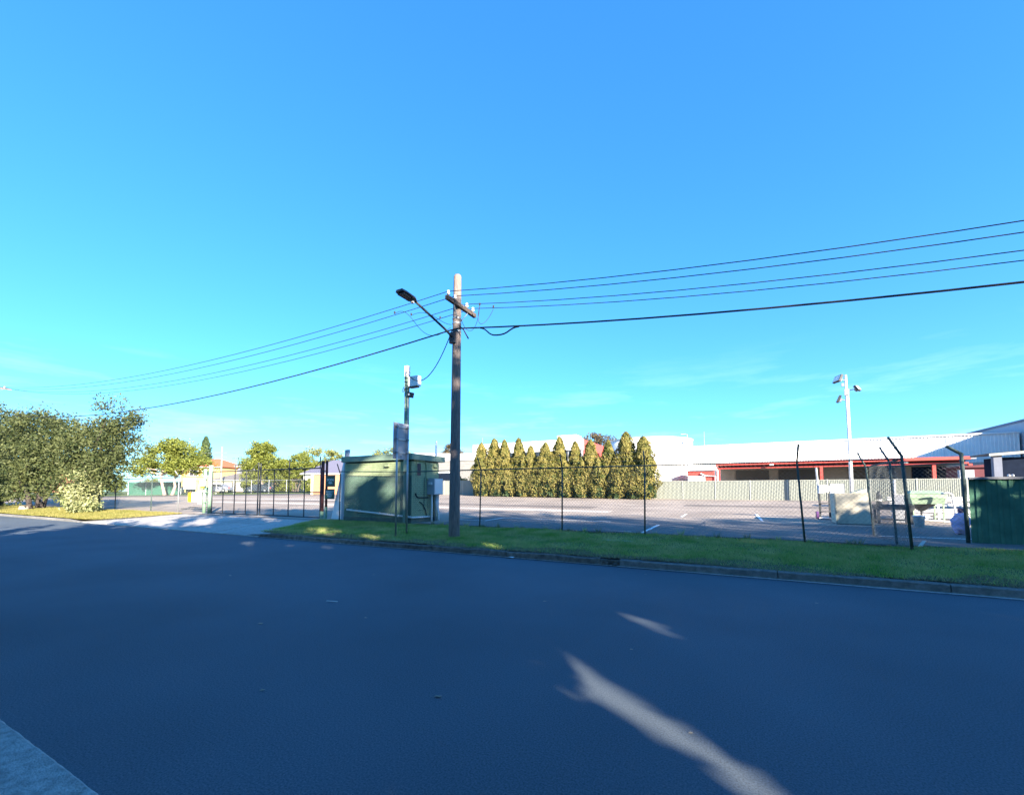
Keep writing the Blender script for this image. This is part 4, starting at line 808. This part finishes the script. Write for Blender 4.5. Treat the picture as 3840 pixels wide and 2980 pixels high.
for v in bm_.verts:
    c = v.co; k = .20*(1 + .10*math.sin(c.x*7 + c.z*4) + .08*math.sin(c.y*9 - c.z*6)); vv.append((6.0 + max(-.9, min(.9, c.x))*k, 17.3 + c.y*k, b0 + .32 + max(-.92, c.z)*.34*(1 + .05*math.sin(c.x*9))))
MB().add(vv, [tuple(q.index for q in f.verts) for f in bm_.faces]).build('body', M_bag, bag, smooth=True); bm_.free(); MB().tube([(6.0, 17.3, b0+.62), (6.03, 17.28, b0+.78)], [.05, .09], 10).build('neck', M_purple, bag)
bk = thing('bucket', 'white plastic bucket on the ground by the bench', 'bucket', (5.75, 19.6, zg(5.75, 19.6))); bz_ = zg(5.75, 19.6); MB().lathe((5.75, 19.6, bz_), [(.13, 0), (.16, .36), (.175, .365), (.175, .39), (.15, .39)], 16).build('body', mat('bucket_plastic', (.55, .66, .72), .5, .08, 4), bk, smooth=True); MB().tube(bez((5.58, 19.6, bz_+.36), (5.6, 19.5, bz_+.15), (5.9, 19.5, bz_+.15), (5.92, 19.6, bz_+.36)), .006, 5).build('handle', M_galv, bk)
nb = thing('notice_board', 'grey notice board on two posts in front of the tin fence', 'board', (7.1, 40.2, zg(7, 40))); MB().box(6.72, 40.1, 1.35, 7.6, 40.16, 2.25).build('board', M_bluegrey, nb); MB().box(6.8, 40.09, 1.42, 7.52, 40.10, 2.18).build('panel', M_white if False else M_mbox, nb)
for x in (6.74, 7.58): MB().bar((x, 40.2, zg(7, 40)-.1), (x, 40.2, 2.3), .08).build('post', M_dark, nb)
# loose stuff on the ground
for i, (x0, y0, x1, y1, m, lab) in enumerate([(6.0, 10.55, 7.4, 10.75, M_gpost, 'long pale timber plank lying in the grass near the kerb')]):
    o = MB().bar((x0, y0, gz(x0, y0)+.05), (x1, y1, gz(x1, y1)+.05), .12, .03).build('plank', m, None, at=(x0, y0, .2)); tag(o, lab, 'plank')
o = MB().bar((3.95, 13.5, .37), (4.25, 14.2, .45), .07, .03).build('stake', M_gpost, None, at=(3.95, 13.5, .36)); tag(o, 'short pale stake lying by the return fence corner', 'stake')
o = MB().box(-3.35, 12.02, .27, -2.5, 12.32, .305).build('service_cover', M_gut, None, at=(-3, 12.1, .28)); tag(o, 'flat concrete service cover set in the verge grass', 'cover')
o = MB().box(.35, 12.95, .31, .75, 13.08, .335).build('offcut', mat('pale_offcut', (.45, .36, .22), .8, .2, 6), None, at=(.5, 13, .31)); tag(o, 'flat tan offcut lying in the grass by the fence', 'litter')
def litter(x, y, z, s, m, lab, grp=None, cat='litter'):
    P = [(x + s*a + rnd.uniform(-.2,.2)*s, y + s*b*.7 + rnd.uniform(-.2,.2)*s, z + rnd.uniform(.002, .35*s)) for a, b in ((-1,-1),(0,-.8),(1,-.6),(1,.7),(.1,1),(-.9,.6))]
    c = (x, y, z + .3*s); o = MB().add(P + [c], [(i, (i+1)%6, 6) for i in range(6)]).build('litter', m, None, at=(x, y, z), fix=False); tag(o, lab, cat, grp)
litter(-5.05, 9.6, .012, .09, M_white, 'crumpled white paper scrap in the gutter against the old kerb')
litter(2.75, 13.0, .3, .10, M_white, 'white paper scrap by the foot of the corner post')
litter(-.9, 13.3, .34, .07, M_white, 'white scrap lying against the fence foot'); litter(5.0, 14.3, .35, .05, M_white, 'small white scrap in the grass before the green fence')
for x, y in ((-1.6, 9.0), (-.6, 8.6), (.2, 8.9), (-4.4, 4.2), (-6.5, 6.4), (-2.2, 2.9), (-3.6, 2.3), (-1.0, 4.7), (1.1, 7.9), (-9.0, 5.0), (-2.6, 6.1), (-.3, 3.3), (1.9, 4.4), (-5.4, 3.4), (2.9, 6.8)):
    litter(x, y, .003, rnd.uniform(.012, .03), leafmat('fallen_leaf', (.20, .17, .11), (.42, .38, .30)), 'tiny dry leaf lying on the asphalt road', 'fallen leaves on the road', 'leaf')
o = MB().bar((-5.6, 4.55, .008), (-5.42, 4.6, .008), .014, .008).build('stick', M_white, None, at=(-5.5, 4.57, 0)); tag(o, 'small white stick lying on the open asphalt', 'stick')

# ------------------------------------------------------------------ buildings behind the yard
G0 = .8
wh = thing('warehouse', 'long white ribbed warehouse with a red edged loading awning', 'warehouse', (12, 80, G0))
n = 11; xw = [-6 + 36.5*i/n for i in range(n+1)]
for a, b in zip(xw, xw[1:]): corrug(wh, a, b-.01, 72, G0, 8.7, M_whitew, .33, .05, 'wall_panel')
MB().box(-6, 72.05, G0, 30.5, 90, 8.6).build('hall', M_whitew, wh)
MB().add([(-6.2,71.8,8.62),(30.5,71.8,8.62),(30.5,81,9.6),(-6.2,81,9.6),(-6.2,90.2,8.62),(30.5,90.2,8.62)], [(0,1,2,3),(3,2,5,4)]).build('roof', M_white, wh)
MB().box(-6.1, 71.78, 8.6, 30.5, 71.9, 8.78).build('gutter', M_white, wh)
MB().box(-1.3, 66.2, G0, 25.5, 66.6, 4.95).build('loading_wall', M_grey, wh)
for x0, x1, m in ((.6, 4.5, M_dgrey), (5.6, 9.6, M_dgrey), (13.0, 17.4, M_dgrey), (19, 22, M_navy)):
    d = MB().box(x0, 66.12, G0, x1, 66.18, 4.55).build('roller_door', m, wh)
    for k in range(16): MB().box(x0+.02, 66.10, G0+.2+.225*k, x1-.02, 66.119, G0+.36+.225*k).build('slat', m, d)
for x0, x1 in ((-.2, .5), (4.6, 5.5), (9.7, 12.9)): MB().box(x0+.05, 66.13, G0, x1-.05, 66.19, 4.5).build('panel', M_crate if False else M_grey, wh)
aw = MB().box(-1.6, 60.3, 5.02, 22.4, 72, 5.14).build('awning', M_steelg, wh)
MB().box(-1.7, 60.1, 4.98, 21.9, 60.28, 5.30).build('fascia', M_red, aw); MB().box(-1.5, 60.6, 4.55, 21.9, 60.72, 4.72).build('beam', M_red, aw); MB().box(-1.75, 60.1, 4.9, -1.71, 70, 5.2).build('end_fascia', M_red, aw)
MB().box(-1.4, 61, 4.72, 21.8, 61.1, 4.97).build('valance', M_maroon, aw)
for x in (-1.4, 9.4, 19.2, 22.0): MB().box(x-.14, 60.5, G0, x+.14, 60.8, 4.55).build('column', M_red, aw)
MB().box(4.2, 60.02, 4.85, 4.6, 60.1, 5.0).build('lamp', M_white, aw); MB().box(16.6, 60.4, 4.75, 17.1, 60.6, 4.9).build('lamp', M_white, aw)
tb_ = thing('factory_block', 'taller blue grey factory block rising over the warehouse end', 'building', (45, 75, G0)); MB().box(30.7, 57, G0, 60, 92, 9.9).build('wall', M_bluegrey, tb_); MB().box(30.55, 56.8, 9.9, 60.2, 92.2, 10.15).build('parapet', M_hblue, tb_)
rd = thing('red_shed', 'small red shed with white downpipes beside the warehouse awning', 'shed', (-3, 59, .9)); MB().box(-4.9, 58, .8, -1.9, 60, 4.25).build('wall', M_red, rd); MB().box(-4.88, 57.9, .8, -2.9, 57.97, 3.6).build('door', M_whitew, rd); MB().prism([(-5.0, 4.25), (-1.8, 4.25), (-1.8, 5.0), (-3.0, 4.75)], 1, 57.8, 60.1).build('roof', M_bluegrey, rd); MB().tube([(-3.4, 57.85, 3.9), (-2.9, 57.85, 3.6), (-1.75, 57.85, 3.55), (-1.75, 57.85, .9)], .08, 8).build('downpipe', M_white, rd); MB().tube([(-1.55, 59.9, 4.4), (-1.55, 59.9, .9)], .09, 8).build('downpipe', M_white, rd)
tk = thing('storage_tank', 'big white cylindrical storage tank behind the conifers', 'tank', (-10.6, 64, G0))
MB().lathe((-10.6, 64, G0), [(5.9, 0), (5.9, 8.05)], 64).build('shell', M_whitew, tk, smooth=True); MB().lathe((-10.6, 64, G0+8.05), [(5.98, 0), (5.98, .10), (5.5, .2), (2.5, .42), (.05, .5)], 64).build('roof', M_white, tk)
for z in (2.3, 4.05, 6.1): MB().lathe((-10.6, 64, G0+z), [(5.92, 0), (5.94, .03), (5.92, .06)], 64).build('seam', M_gpost, tk)
MB().tube([(-5.1, 60.6, G0), (-5.1, 60.6, 9.3), (-5.5, 60.5, 9.35)], .05, 8).build('lamp_mast', M_bluegrey, tk); MB().obox((-5.6, 60.5, 9.33), (.5, .2, .1)).build('lamp', M_bluegrey, tk); MB().obox((-5.3, 60.5, 8.3), (.3, .2, .25)).build('camera', M_steelg, tk)
mst = thing('mast', 'thin metal mast standing by the red shed', 'mast', (-3.9, 66, G0)); MB().tube([(-3.3, 66, G0), (-3.3, 66, 10.2)], [.06, .03], 8).build('rod', M_steelg, mst); MB().lathe((-3.3, 66, G0), [(.15, 0), (.15, .05)], 10).build('base', M_steelg, mst)
wb = thing('office_building', 'white flat roofed building with a red end wall behind the conifers', 'building', (-31, 71, 1.0))
MB().box(-41, 64.2, 1, -20.75, 78, 9.7).build('wall', M_whitew, wb); MB().box(-41.2, 63.9, 8.25, -20.6, 64.2, 10.02).build('parapet', M_whitew, wb); MB().box(-20.745, 64.2, 6.0, -20.6, 78.2, 9.9).build('end_wall', M_red, wb)
for i in range(9):
    x0 = -40.5 + 2.18*i; w = MB().box(x0, 64.12, 5.6, x0+2.0, 64.19, 8.2).build('window', M_dark, wb); MB().box(x0+.08, 64.09, 5.7, x0+.96, 64.118, 8.1).build('pane', M_glass, w); MB().box(x0+1.04, 64.09, 5.7, x0+1.92, 64.118, 8.1).build('pane', M_glass, w)
ac = MB().box(-25.8, 66, 9.7, -22.5, 69, 11.0).build('plant_box', M_white, wb); MB().box(-25.6, 65.95, 9.9, -22.7, 65.99, 10.7).build('louvre', M_gpost, ac)
gb = thing('grey_building', 'low grey clad building with white roof edge behind the shed', 'building', (-41, 60, 1.2))
MB().box(-52, 58.2, 1.1, -34.5, 66, 6.9).build('wall', M_grey, gb); MB().add([(-52.2,58,6.9),(-34.3,58,6.75),(-34.3,58,7.7),(-52.2,58,8.5),(-52.2,66.2,6.9),(-34.3,66.2,6.75),(-34.3,66.2,7.7),(-52.2,66.2,8.5)], [(0,1,2,3),(7,6,5,4),(0,4,5,1),(1,5,6,2),(2,6,7,3),(3,7,4,0)]).build('roof_edge', M_whitew, gb)
for z in np.arange(5.3, 6.8, .3): MB().box(-52, 58.16, float(z), -34.6, 58.195, float(z)+.25).build('cladding_board', M_grey, gb)
MB().box(-52, 58.1, 4.75, -41.8, 58.19, 5.15).build('window_head', M_whitew, gb); MB().box(-51.5, 58.14, 3.4, -41.9, 58.19, 4.7).build('window', M_navy, gb)
MB().tube([(-36.8, 60, 7.4), (-36.8, 60, 10.6)], .03, 6).build('antenna', M_steelg, gb); MB().bar((-37.4, 60, 9.3), (-36.2, 60, 9.3), .03).build('antenna_boom', M_steelg, gb)
sh2 = thing('dark_shed', 'navy shed with a shade darkened front and pale roof edge past the green fence', 'shed', (15, 33, .8)); MB().box(12.0, 30.3, .7, 22, 31.6, 3.4).build('wall', M_navy, sh2)
MB().add([(11.55,29.9,3.52),(22.3,29.9,4.3),(22.3,31.8,4.3),(11.55,31.8,3.52),(11.55,29.9,3.60),(22.3,29.9,4.38),(22.3,31.8,4.38),(11.55,31.8,3.60)], [(0,3,2,1),(4,5,6,7),(0,1,5,4),(1,2,6,5),(2,3,7,6),(3,0,4,7)]).build('roof', M_dark, sh2)
MB().add([(11.55,29.85,3.46),(22.3,29.85,4.24),(22.3,29.85,4.36),(11.55,29.85,3.58),(11.55,29.89,3.46),(22.3,29.89,4.24),(22.3,29.89,4.36),(11.55,29.89,3.58)], [(0,1,2,3),(7,6,5,4),(0,4,5,1),(1,5,6,2),(2,6,7,3),(3,7,4,0)]).build('barge_board', M_gpost, sh2)
MB().box(11.75, 30.0, .7, 12.05, 30.25, 3.5).build('corner_post', M_hblue, sh2)  # darker blue-grey stands in for shade missing on this post
mr = thing('maroon_shed', 'small maroon shed in shade beneath the factory block', 'shed', (20, 51, .9)); MB().box(17.6, 50, .8, 22.5, 53, 3.7).build('wall', M_maroon, mr); MB().prism([(17.4, 3.7), (22.7, 3.7), (22.7, 4.15), (17.4, 3.85)], 1, 49.8, 53.2).build('roof', M_maroon, mr); MB().box(17.3, 49.5, 2.3, 18.2, 49.9, 3.5).build('meter', M_bluegrey, mr)

# ------------------------------------------------------------------ houses, trees, cars beyond the far fence
def hipped(name, label, u0, u1, v0, v1, z0, zw, zr, mw, mr_, ov=.5, wins=(), door=None, gable=False):
    c = fl((u0+u1)/2, (v0+v1)/2, z0); h = thing(name, label, 'house', c)
    def B(u0, v0, z0, u1, v1, z1): 
        p = [fl(u0,v0,z0), fl(u1,v0,z0), fl(u1,v1,z0), fl(u0,v1,z0), fl(u0,v0,z1), fl(u1,v0,z1), fl(u1,v1,z1), fl(u0,v1,z1)]
        return MB().add(p, [(0,3,2,1),(4,5,6,7),(0,1,5,4),(1,2,6,5),(2,3,7,6),(3,0,4,7)])
    B(u0, v0, z0, u1, v1, zw).build('wall', mw, h)
    a, b, c_, d = fl(u0-ov, v0-ov, zw), fl(u1+ov, v0-ov, zw), fl(u1+ov, v1+ov, zw), fl(u0-ov, v1+ov, zw); k = 0 if gable else min(u1-u0, v1-v0)/2; vm = (v0+v1)/2
    r0, r1 = fl(u0-ov+k*(not gable), vm, zr), fl(u1+ov-k*(not gable), vm, zr)
    MB().add([a, b, c_, d, r0, r1], [(0,1,5,4), (1,2,5), (2,3,4,5), (3,0,4), (0,3,2,1)]).build('roof', mr_, h)
    B(u0-ov, v0-ov-.06, zw-.22, u1+ov, v0-ov, zw+.02).build('gutter', M_gpost, h)
    for (a0, b0, a1, b1) in wins:
        w = B(a0, v0-.06, b0, a1, v0-.004, b1).build('window', M_white, h); B(a0+.08, v0-.075, b0+.08, (a0+a1)/2-.03, v0-.061, b1-.08).build('pane', M_glass, w); B((a0+a1)/2+.03, v0-.075, b0+.08, a1-.08, v0-.061, b1-.08).build('pane', M_glass, w)
    if door: B(door[0], v0-.06, z0, door[1], v0-.004, z0+2.1).build('door', M_dgrey, h)
    return h
hipped('house', 'two storey yellow brick house with an orange red tiled roof', -43, -34, 25, 36, 1.4, 7.3, 9.6, M_ybrick, M_roofr, wins=((-41, 5.2, -39, 6.6), (-38, 5.2, -36.2, 6.6)))
hipped('house', 'single storey cream house with a grey hipped roof and big garage door', -28.6, -19.5, 15, 24, 1.4, 4.0, 5.9, M_cream, M_roofg, wins=((-22.8, 2.3, -20.4, 3.7),), door=(-24.5, -23.6))
hipped('house', 'two storey blue grey house with dark balcony windows', -36, -25.5, 31, 42, 1.4, 7.8, 9.6, M_hblue, M_roofg, wins=((-30.5, 5.2, -28.6, 7.0), (-28.2, 5.2, -26.4, 7.0)))
hipped('house', 'orange brick bungalow half hidden by the tall rounded tree', -23, -7, 22, 30, 1.4, 4.6, 6.6, M_ybrick, M_roofg, wins=((-19, 2.4, -17, 3.9), (-13, 2.4, -11, 3.9)))
hipped('house', 'white gabled house among the trees', -14, -8, 38, 46, 1.4, 7.0, 9.0, M_whitew, M_roofg, gable=True)
hipped('house', 'white house with a slate purple roof behind the brick wall', -7, 6, 9.5, 18, 1.4, 5.1, 8.0, M_whitew, M_roofp, wins=((-5.5, 3.3, -3.8, 4.6), (-1.2, 3.3, .6, 4.6)))
hipped('house', 'red brick house glimpsed between the melaleuca trunks', -64, -52, 6, 14, 1.4, 6.0, 8.2, M_brick, M_roofr, wins=((-62, 3.8, -60, 5.2), (-57, 3.8, -55, 5.2)))
bw = thing('brick_wall', 'free standing orange brick wall at the back of the yard', 'wall', (-52.5, 42.6, 1.3))
p0, p1 = Vector((-54.6, 41.4, 0)), Vector((-49.2, 44.2, 0)); dirw = (p1-p0).normalized(); mtxw = Matrix(((dirw.x, -dirw.y, 0), (dirw.y, dirw.x, 0), (0, 0, 1)))
for k in range(14): MB().obox((p0+p1)/2 + Vector((0,0,1.25 + .2*k + .1)), ((p1-p0).length, .24, .185), mtxw).build('brick_course', M_brick, bw)
MB().obox((p0+p1)/2 + Vector((0,0,2.6)), ((p1-p0).length-.01, .2, 2.7), mtxw).build('core', M_crate, bw)
MB().obox(p0 + Vector((0,0,2.7)), (.32, .34, 3.0), mtxw).build('pier', M_cream, bw)
# back boundary fence
bf = thing('boundary_fence', 'far galvanised boundary fence with green shade cloth on part of it', 'fence', fl(-16, 0, 1.4))
us = [-32.2 + 3*i for i in range(11)]
for u in us: x, y, z = fl(u, 0, 1.2); MB().tube([(x, y, gz(x, y)-.1), (x, y, gz(x, y)+2.35)], .045, 8).build('post', M_galv, bf)
MB().tube([(*fl(u, 0, 0)[:2], gz(*fl(u, 0, 0)[:2])+2.28) for u in us], .035, 6).build('top_rail', M_galv, bf)
for a, b in zip(us[:3], us[1:4]):
    P = [fl(a, .05, 0), fl(b, .05, 0)]; zz = [gz(*p[:2]) for p in P]; MB().add([(*P[0][:2], zz[0]), (*P[1][:2], zz[1]), (*P[1][:2], zz[1]+2.2), (*P[0][:2], zz[0]+2.2)] + [(*fl(a, .08, 0)[:2], zz[0]), (*fl(b, .08, 0)[:2], zz[1]), (*fl(b, .08, 0)[:2], zz[1]+2.2), (*fl(a, .08, 0)[:2], zz[0]+2.2)], [(0,1,2,3),(7,6,5,4),(0,4,5,1),(1,5,6,2),(2,6,7,3),(3,7,4,0)]).build('shade_cloth', M_cloth, bf)
for a, b in zip(us[3:], us[4:]): chain(fl(a, 0, 0)[:2], fl(b, 0, 0)[:2], 1.35, 3.5, .22, .006, bf)
# far trees
def lob(d, *L): return [((x, y, z), (a, b, c)) for x, y, z, a, b, c in L]
tree('spreading_tree', 'wide spreading lime green tree by the shade cloth fence', 'tree', (-80.6, 34.8, 1.2), lob(0, (-81.5,34.4,7.2,3.0,2.6,1.9), (-78.6,36.0,7.6,2.8,2.4,2.2), (-84.0,33.0,5.6,2.0,2.0,1.4), (-76.6,37.0,5.8,1.8,1.8,1.5), (-80.2,35.0,9.0,1.9,1.8,1.1), (-79.5,35.4,5.4,2.6,2,1.0)), L_lime, M_barkp, .42, 210, .5, 66, .34, .5, forks=10, multi=2, trunk_top=4.6)
tree('rounded_tree', 'tall rounded olive tree beyond the gate with a pale trunk', 'tree', (-79.0, 49.0, 1.3), lob(0, (-80.6,48.4,6.6,2.4,2.2,2.6), (-79.4,48.9,9.4,2.3,2.0,2.2), (-78.0,49.6,7.6,2.3,2.0,3.0), (-80.6,48.2,4.4,2.2,1.8,1.6), (-78.0,49.6,5.0,1.8,1.6,1.4)), L_lime, M_barkp, .3, 230, .5, 66, .34, .5, forks=7)
tree('rounded_tree', 'broad olive tree with leaning trunks beside the parked dark car', 'tree', (-77.5, 55.0, 1.3), lob(0, (-80.0,54.2,6.6,2.2,2,1.7), (-77.0,55.8,7.2,2.6,2.2,2.0), (-74.6,57.0,6.0,1.8,1.8,1.5), (-78.2,55.0,5.0,3.0,2,1.0)), L_lime, M_bark, .3, 200, .5, 60, .34, .5, forks=9, multi=3, trunk_top=4.2)
tree('rounded_tree', 'hazy gum tree standing above the far rooftops', 'tree', (-86, 66, 1.4), lob(0, (-86.5,65.5,10.5,2.4,2,1.5), (-82.5,67.5,9.8,2.6,2,1.5), (-84,67,8,3,2,1.2)), L_olive, M_bark, .3, 70, .5, 45, .4, .5, forks=7)
tree('rounded_tree', 'russet gum crown above the grey building roof', 'tree', (-56, 78, 1.4), lob(0, (-56.5,78,10.8,1.6,1.5,1.3), (-54.6,78.5,9.9,1.5,1.4,1.0), (-57.8,77.5,9.6,1.4,1.3,1.0)), L_brown, M_bark, .25, 60, .4, 45, .34, .5, forks=5)
tree('rounded_tree', 'small russet gum crown beside the antenna', 'tree', (-47, 82, 1.4), lob(0, (-47.5,82,9.2,1.3,1.2,.9), (-45.2,82.6,9.0,1.4,1.2,.8)), L_brown, M_bark, .25, 40, .35, 45, .32, .5, forks=5)
tree('rounded_tree', 'grey green gum crown behind the flat roofed white building', 'tree', (-29, 92, 1.4), lob(0, (-31,92,12.6,2.6,2,1.6), (-27.5,92.6,13.4,2.6,2,1.4), (-24,93,12.3,2.4,2,1.4)), L_brown, M_bark, .3, 80, .5, 45, .4, .5, forks=6)
tree('rounded_tree', 'olive and russet treetops showing above the green shed roof', 'tree', (-68, 70, 1.4), lob(0, (-69.6,69.5,9.6,1.8,1.6,1.1), (-67,70.6,10.0,1.9,1.6,1.2), (-64.2,71.5,9.8,1.8,1.6,1.2)), L_olive, M_bark, .25, 80, .4, 45, .36, .5, forks=6)
tree('shrub', 'leafy hedge shrub above the grey tin fence', 'shrub', (-31.5, 45.2, 1.2), lob(0, (-32.6,45.2,2.6,1.1,.6,.7), (-30.8,45.2,2.7,1.2,.6,.8), (-29.2,45.2,2.5,1.0,.6,.6)), L_con, M_bark, .05, 60, .2, 40, .2, .5, forks=4)
conifer(-122, 60.5, 14.5, 2.0, 'dark pencil conifer behind the red roofed house', lm=L_dcon, n=3200, z0=1.5, size=.6)
for u, v, r, hh, wlab in ((-42, 8, 2.2, 3.6, 'broad garden shrub in front of the yellow brick house'), (-37, 10, 1.8, 2.6, 'low garden shrub beside the yellow brick house'), (-12, 12, 2.0, 3.2, 'garden shrub behind the dark parked hatchback'), (-3.5, 5.5, 1.7, 2.8, 'garden shrub beside the orange brick wall'), (-47, 9, 2.0, 4.2, 'tall garden shrub behind the spreading lime tree'), (-54, 4, 2.2, 3.4, 'garden shrub in front of the red brick house'), (-17, 9.5, 1.6, 2.8, 'small garden shrub behind the blue grey parked car')):
    x, y, z = fl(u, v, 1.4); tree('garden_shrub', wlab, 'shrub', (x, y, z), [((x, y, z+hh*.5), (r, r*.8, hh*.5))], L_lime, M_bark, .08, 50, .35, 45, .3, .5, 'garden shrubs at the far houses', forks=3, minz=1.5)
# far utility poles
for u, v, h, lab in ((-23, 9.5, 10.3, 'far pale power pole with two crossarms in front of the houses'), (-22.3, 22.5, 12.3, 'far pale power pole rising above the broad olive tree')):
    x, y, z = fl(u, v, 1.4); p = thing('utility_pole', lab, 'pole', (x, y, z)); MB().tube([(x, y, z-.2), (x, y, h)], [.17, .12], 10).build('shaft', mat('pale_pole', (.27, .28, .24), .8, .15, 4), p, smooth=True)
    for zz in (h-1.2, h-2.0): MB().bar(fl(u-1.2, v-.2, zz), fl(u+1.2, v-.2, zz), .08).build('crossarm', M_hblue, p)
pts = []
a = fl(-23, 9.3, 9.2); b = fl(-22.3, 22.3, 11.2)
o = MB().tube(sagpts(fl(-75, 9.3, 9.6), a, .8) , .03, 4).build('far_wire', M_steelg, None, at=a); tag(o, 'faint distant wire running past the red roof to a far pole', 'wire')
o = MB().tube(sagpts(a, b, .4), .03, 4).build('far_wire', M_steelg, None, at=b); tag(o, 'faint distant wire between the two far poles', 'wire')
# parked cars
def car(u, v, z, m, label, flip=1, L=4.4):
    c = fl(u, v, z); cr2 = thing('parked_car', label, 'car', c)
    def Q(a, b, w0, w1, zz): return fl(u + flip*a, v + b, z + zz)
    side = [(-2.2, .45), (-2.15, .85), (-1.35, .98), (-.75, 1.46), (.75, 1.5), (1.55, 1.02), (2.15, .92), (2.2, .4), (1.8, .25), (-1.8, .25)]
    body = side[:]; n = len(body); vs = [Q(a, -.85, 0, 0, b) for a, b in body] + [Q(a, .85, 0, 0, b) for a, b in body]
    MB().add(vs, [tuple(range(n)), tuple(range(2*n-1, n-1, -1))] + [(i, (i+1)%n, (i+1)%n+n, i+n) for i in range(n)]).build('body', m, cr2)
    for g_ in ([(-1.15, 1.0), (-.7, 1.40), (-.05, 1.42), (-.05, 1.0)], [(.05, 1.0), (.05, 1.42), (.7, 1.43), (1.3, 1.03)]):
        MB().add([Q(a, -.858, 0, 0, b) for a, b in g_], [(0,1,2,3)]).build('side_window', M_glass, cr2)
    for a in (-1.35, 1.38):
        for b in (-.82, .82):
            w = MB().tube([Q(a, b-.1, 0, 0, .32), Q(a, b+.1, 0, 0, .32)], .32, 16).build('wheel', M_black, cr2); MB().tube([Q(a, b-.115, 0, 0, .32), Q(a, b-.1, 0, 0, .32)], .19, 12).build('rim', M_galv, w)
    MB().obox(Q(-2.19, -.6, 0, 0, .72), (.1, .25, .16)).build('headlight', M_white, cr2); MB().obox(Q(2.18, -.6, 0, 0, .78), (.1, .2, .2)).build('tail_light', M_red, cr2)
car(-12.8, 5.2, 1.5, M_car, 'dark parked hatchback beyond the gate under the broad tree'); car(-20.5, 5.5, 1.5, M_hblue, 'blue grey parked car in front of the rounded tree')
car(-60, -2, 1.5, M_carw, 'white parked car glimpsed between the melaleuca trunks'); car(-67, -2, 1.5, M_carw, 'white parked car furthest behind the dark melaleuca')
for u, ml, lab in ((-25.2, M_yellow, 'wheelie bin with a yellow lid outside the cream house'), (-24.3, M_red, 'wheelie bin with a red lid outside the cream house')):
    x, y, z = fl(u, 4.2, 1.49); b = thing('wheelie_bin', lab, 'bin', (x, y, z)); frus(x-.24, x+.24, y-.26, y+.26, z, x-.29, x+.29, y-.33, y+.33, z+.95).build('body', M_cloth, b); frus(x-.31, x+.31, y-.36, y+.36, z+.95, x-.26, x+.26, y-.3, y+.3, z+1.05).build('lid', ml, b)
gwl = thing('garden_wall', 'low cream brick garden wall in front of the far house', 'wall', fl(-28.5, 4, 1.5))
for u in (-32, -30, -28): MB().add([fl(u, 4, 1.4), fl(u+1.7, 4, 1.4), fl(u+1.7, 4.25, 1.4), fl(u, 4.25, 1.4), fl(u, 4, 2.4), fl(u+1.7, 4, 2.4), fl(u+1.7, 4.25, 2.4), fl(u, 4.25, 2.4)], [(0,3,2,1),(4,5,6,7),(0,1,5,4),(1,2,6,5),(2,3,7,6),(3,0,4,7)]).build('wall_panel', M_cream, gwl)
for u in (-32.2, -30.15, -28.15, -26.2): MB().add([fl(u, 3.95, 1.4), fl(u+.3, 3.95, 1.4), fl(u+.3, 4.3, 1.4), fl(u, 4.3, 1.4), fl(u, 3.95, 2.55), fl(u+.3, 3.95, 2.55), fl(u+.3, 4.3, 2.55), fl(u, 4.3, 2.55)], [(0,3,2,1),(4,5,6,7),(0,1,5,4),(1,2,6,5),(2,3,7,6),(3,0,4,7)]).build('pier', M_cream, gwl)
# tree stump and log by the second melaleuca
st = thing('tree_stump', 'pale cut stump lying at the melaleuca foot on the verge', 'stump', (-48.7, 11.6, .25)); MB().tube([(-48.7, 11.6, .1), (-48.65, 11.6, .55)], [.32, .26], 12).build('wood', M_barkp, st); MB().lathe((-48.65, 11.6, .55), [(.25, 0), (.24, .012)], 12).build('cut_face', M_barkp, st)
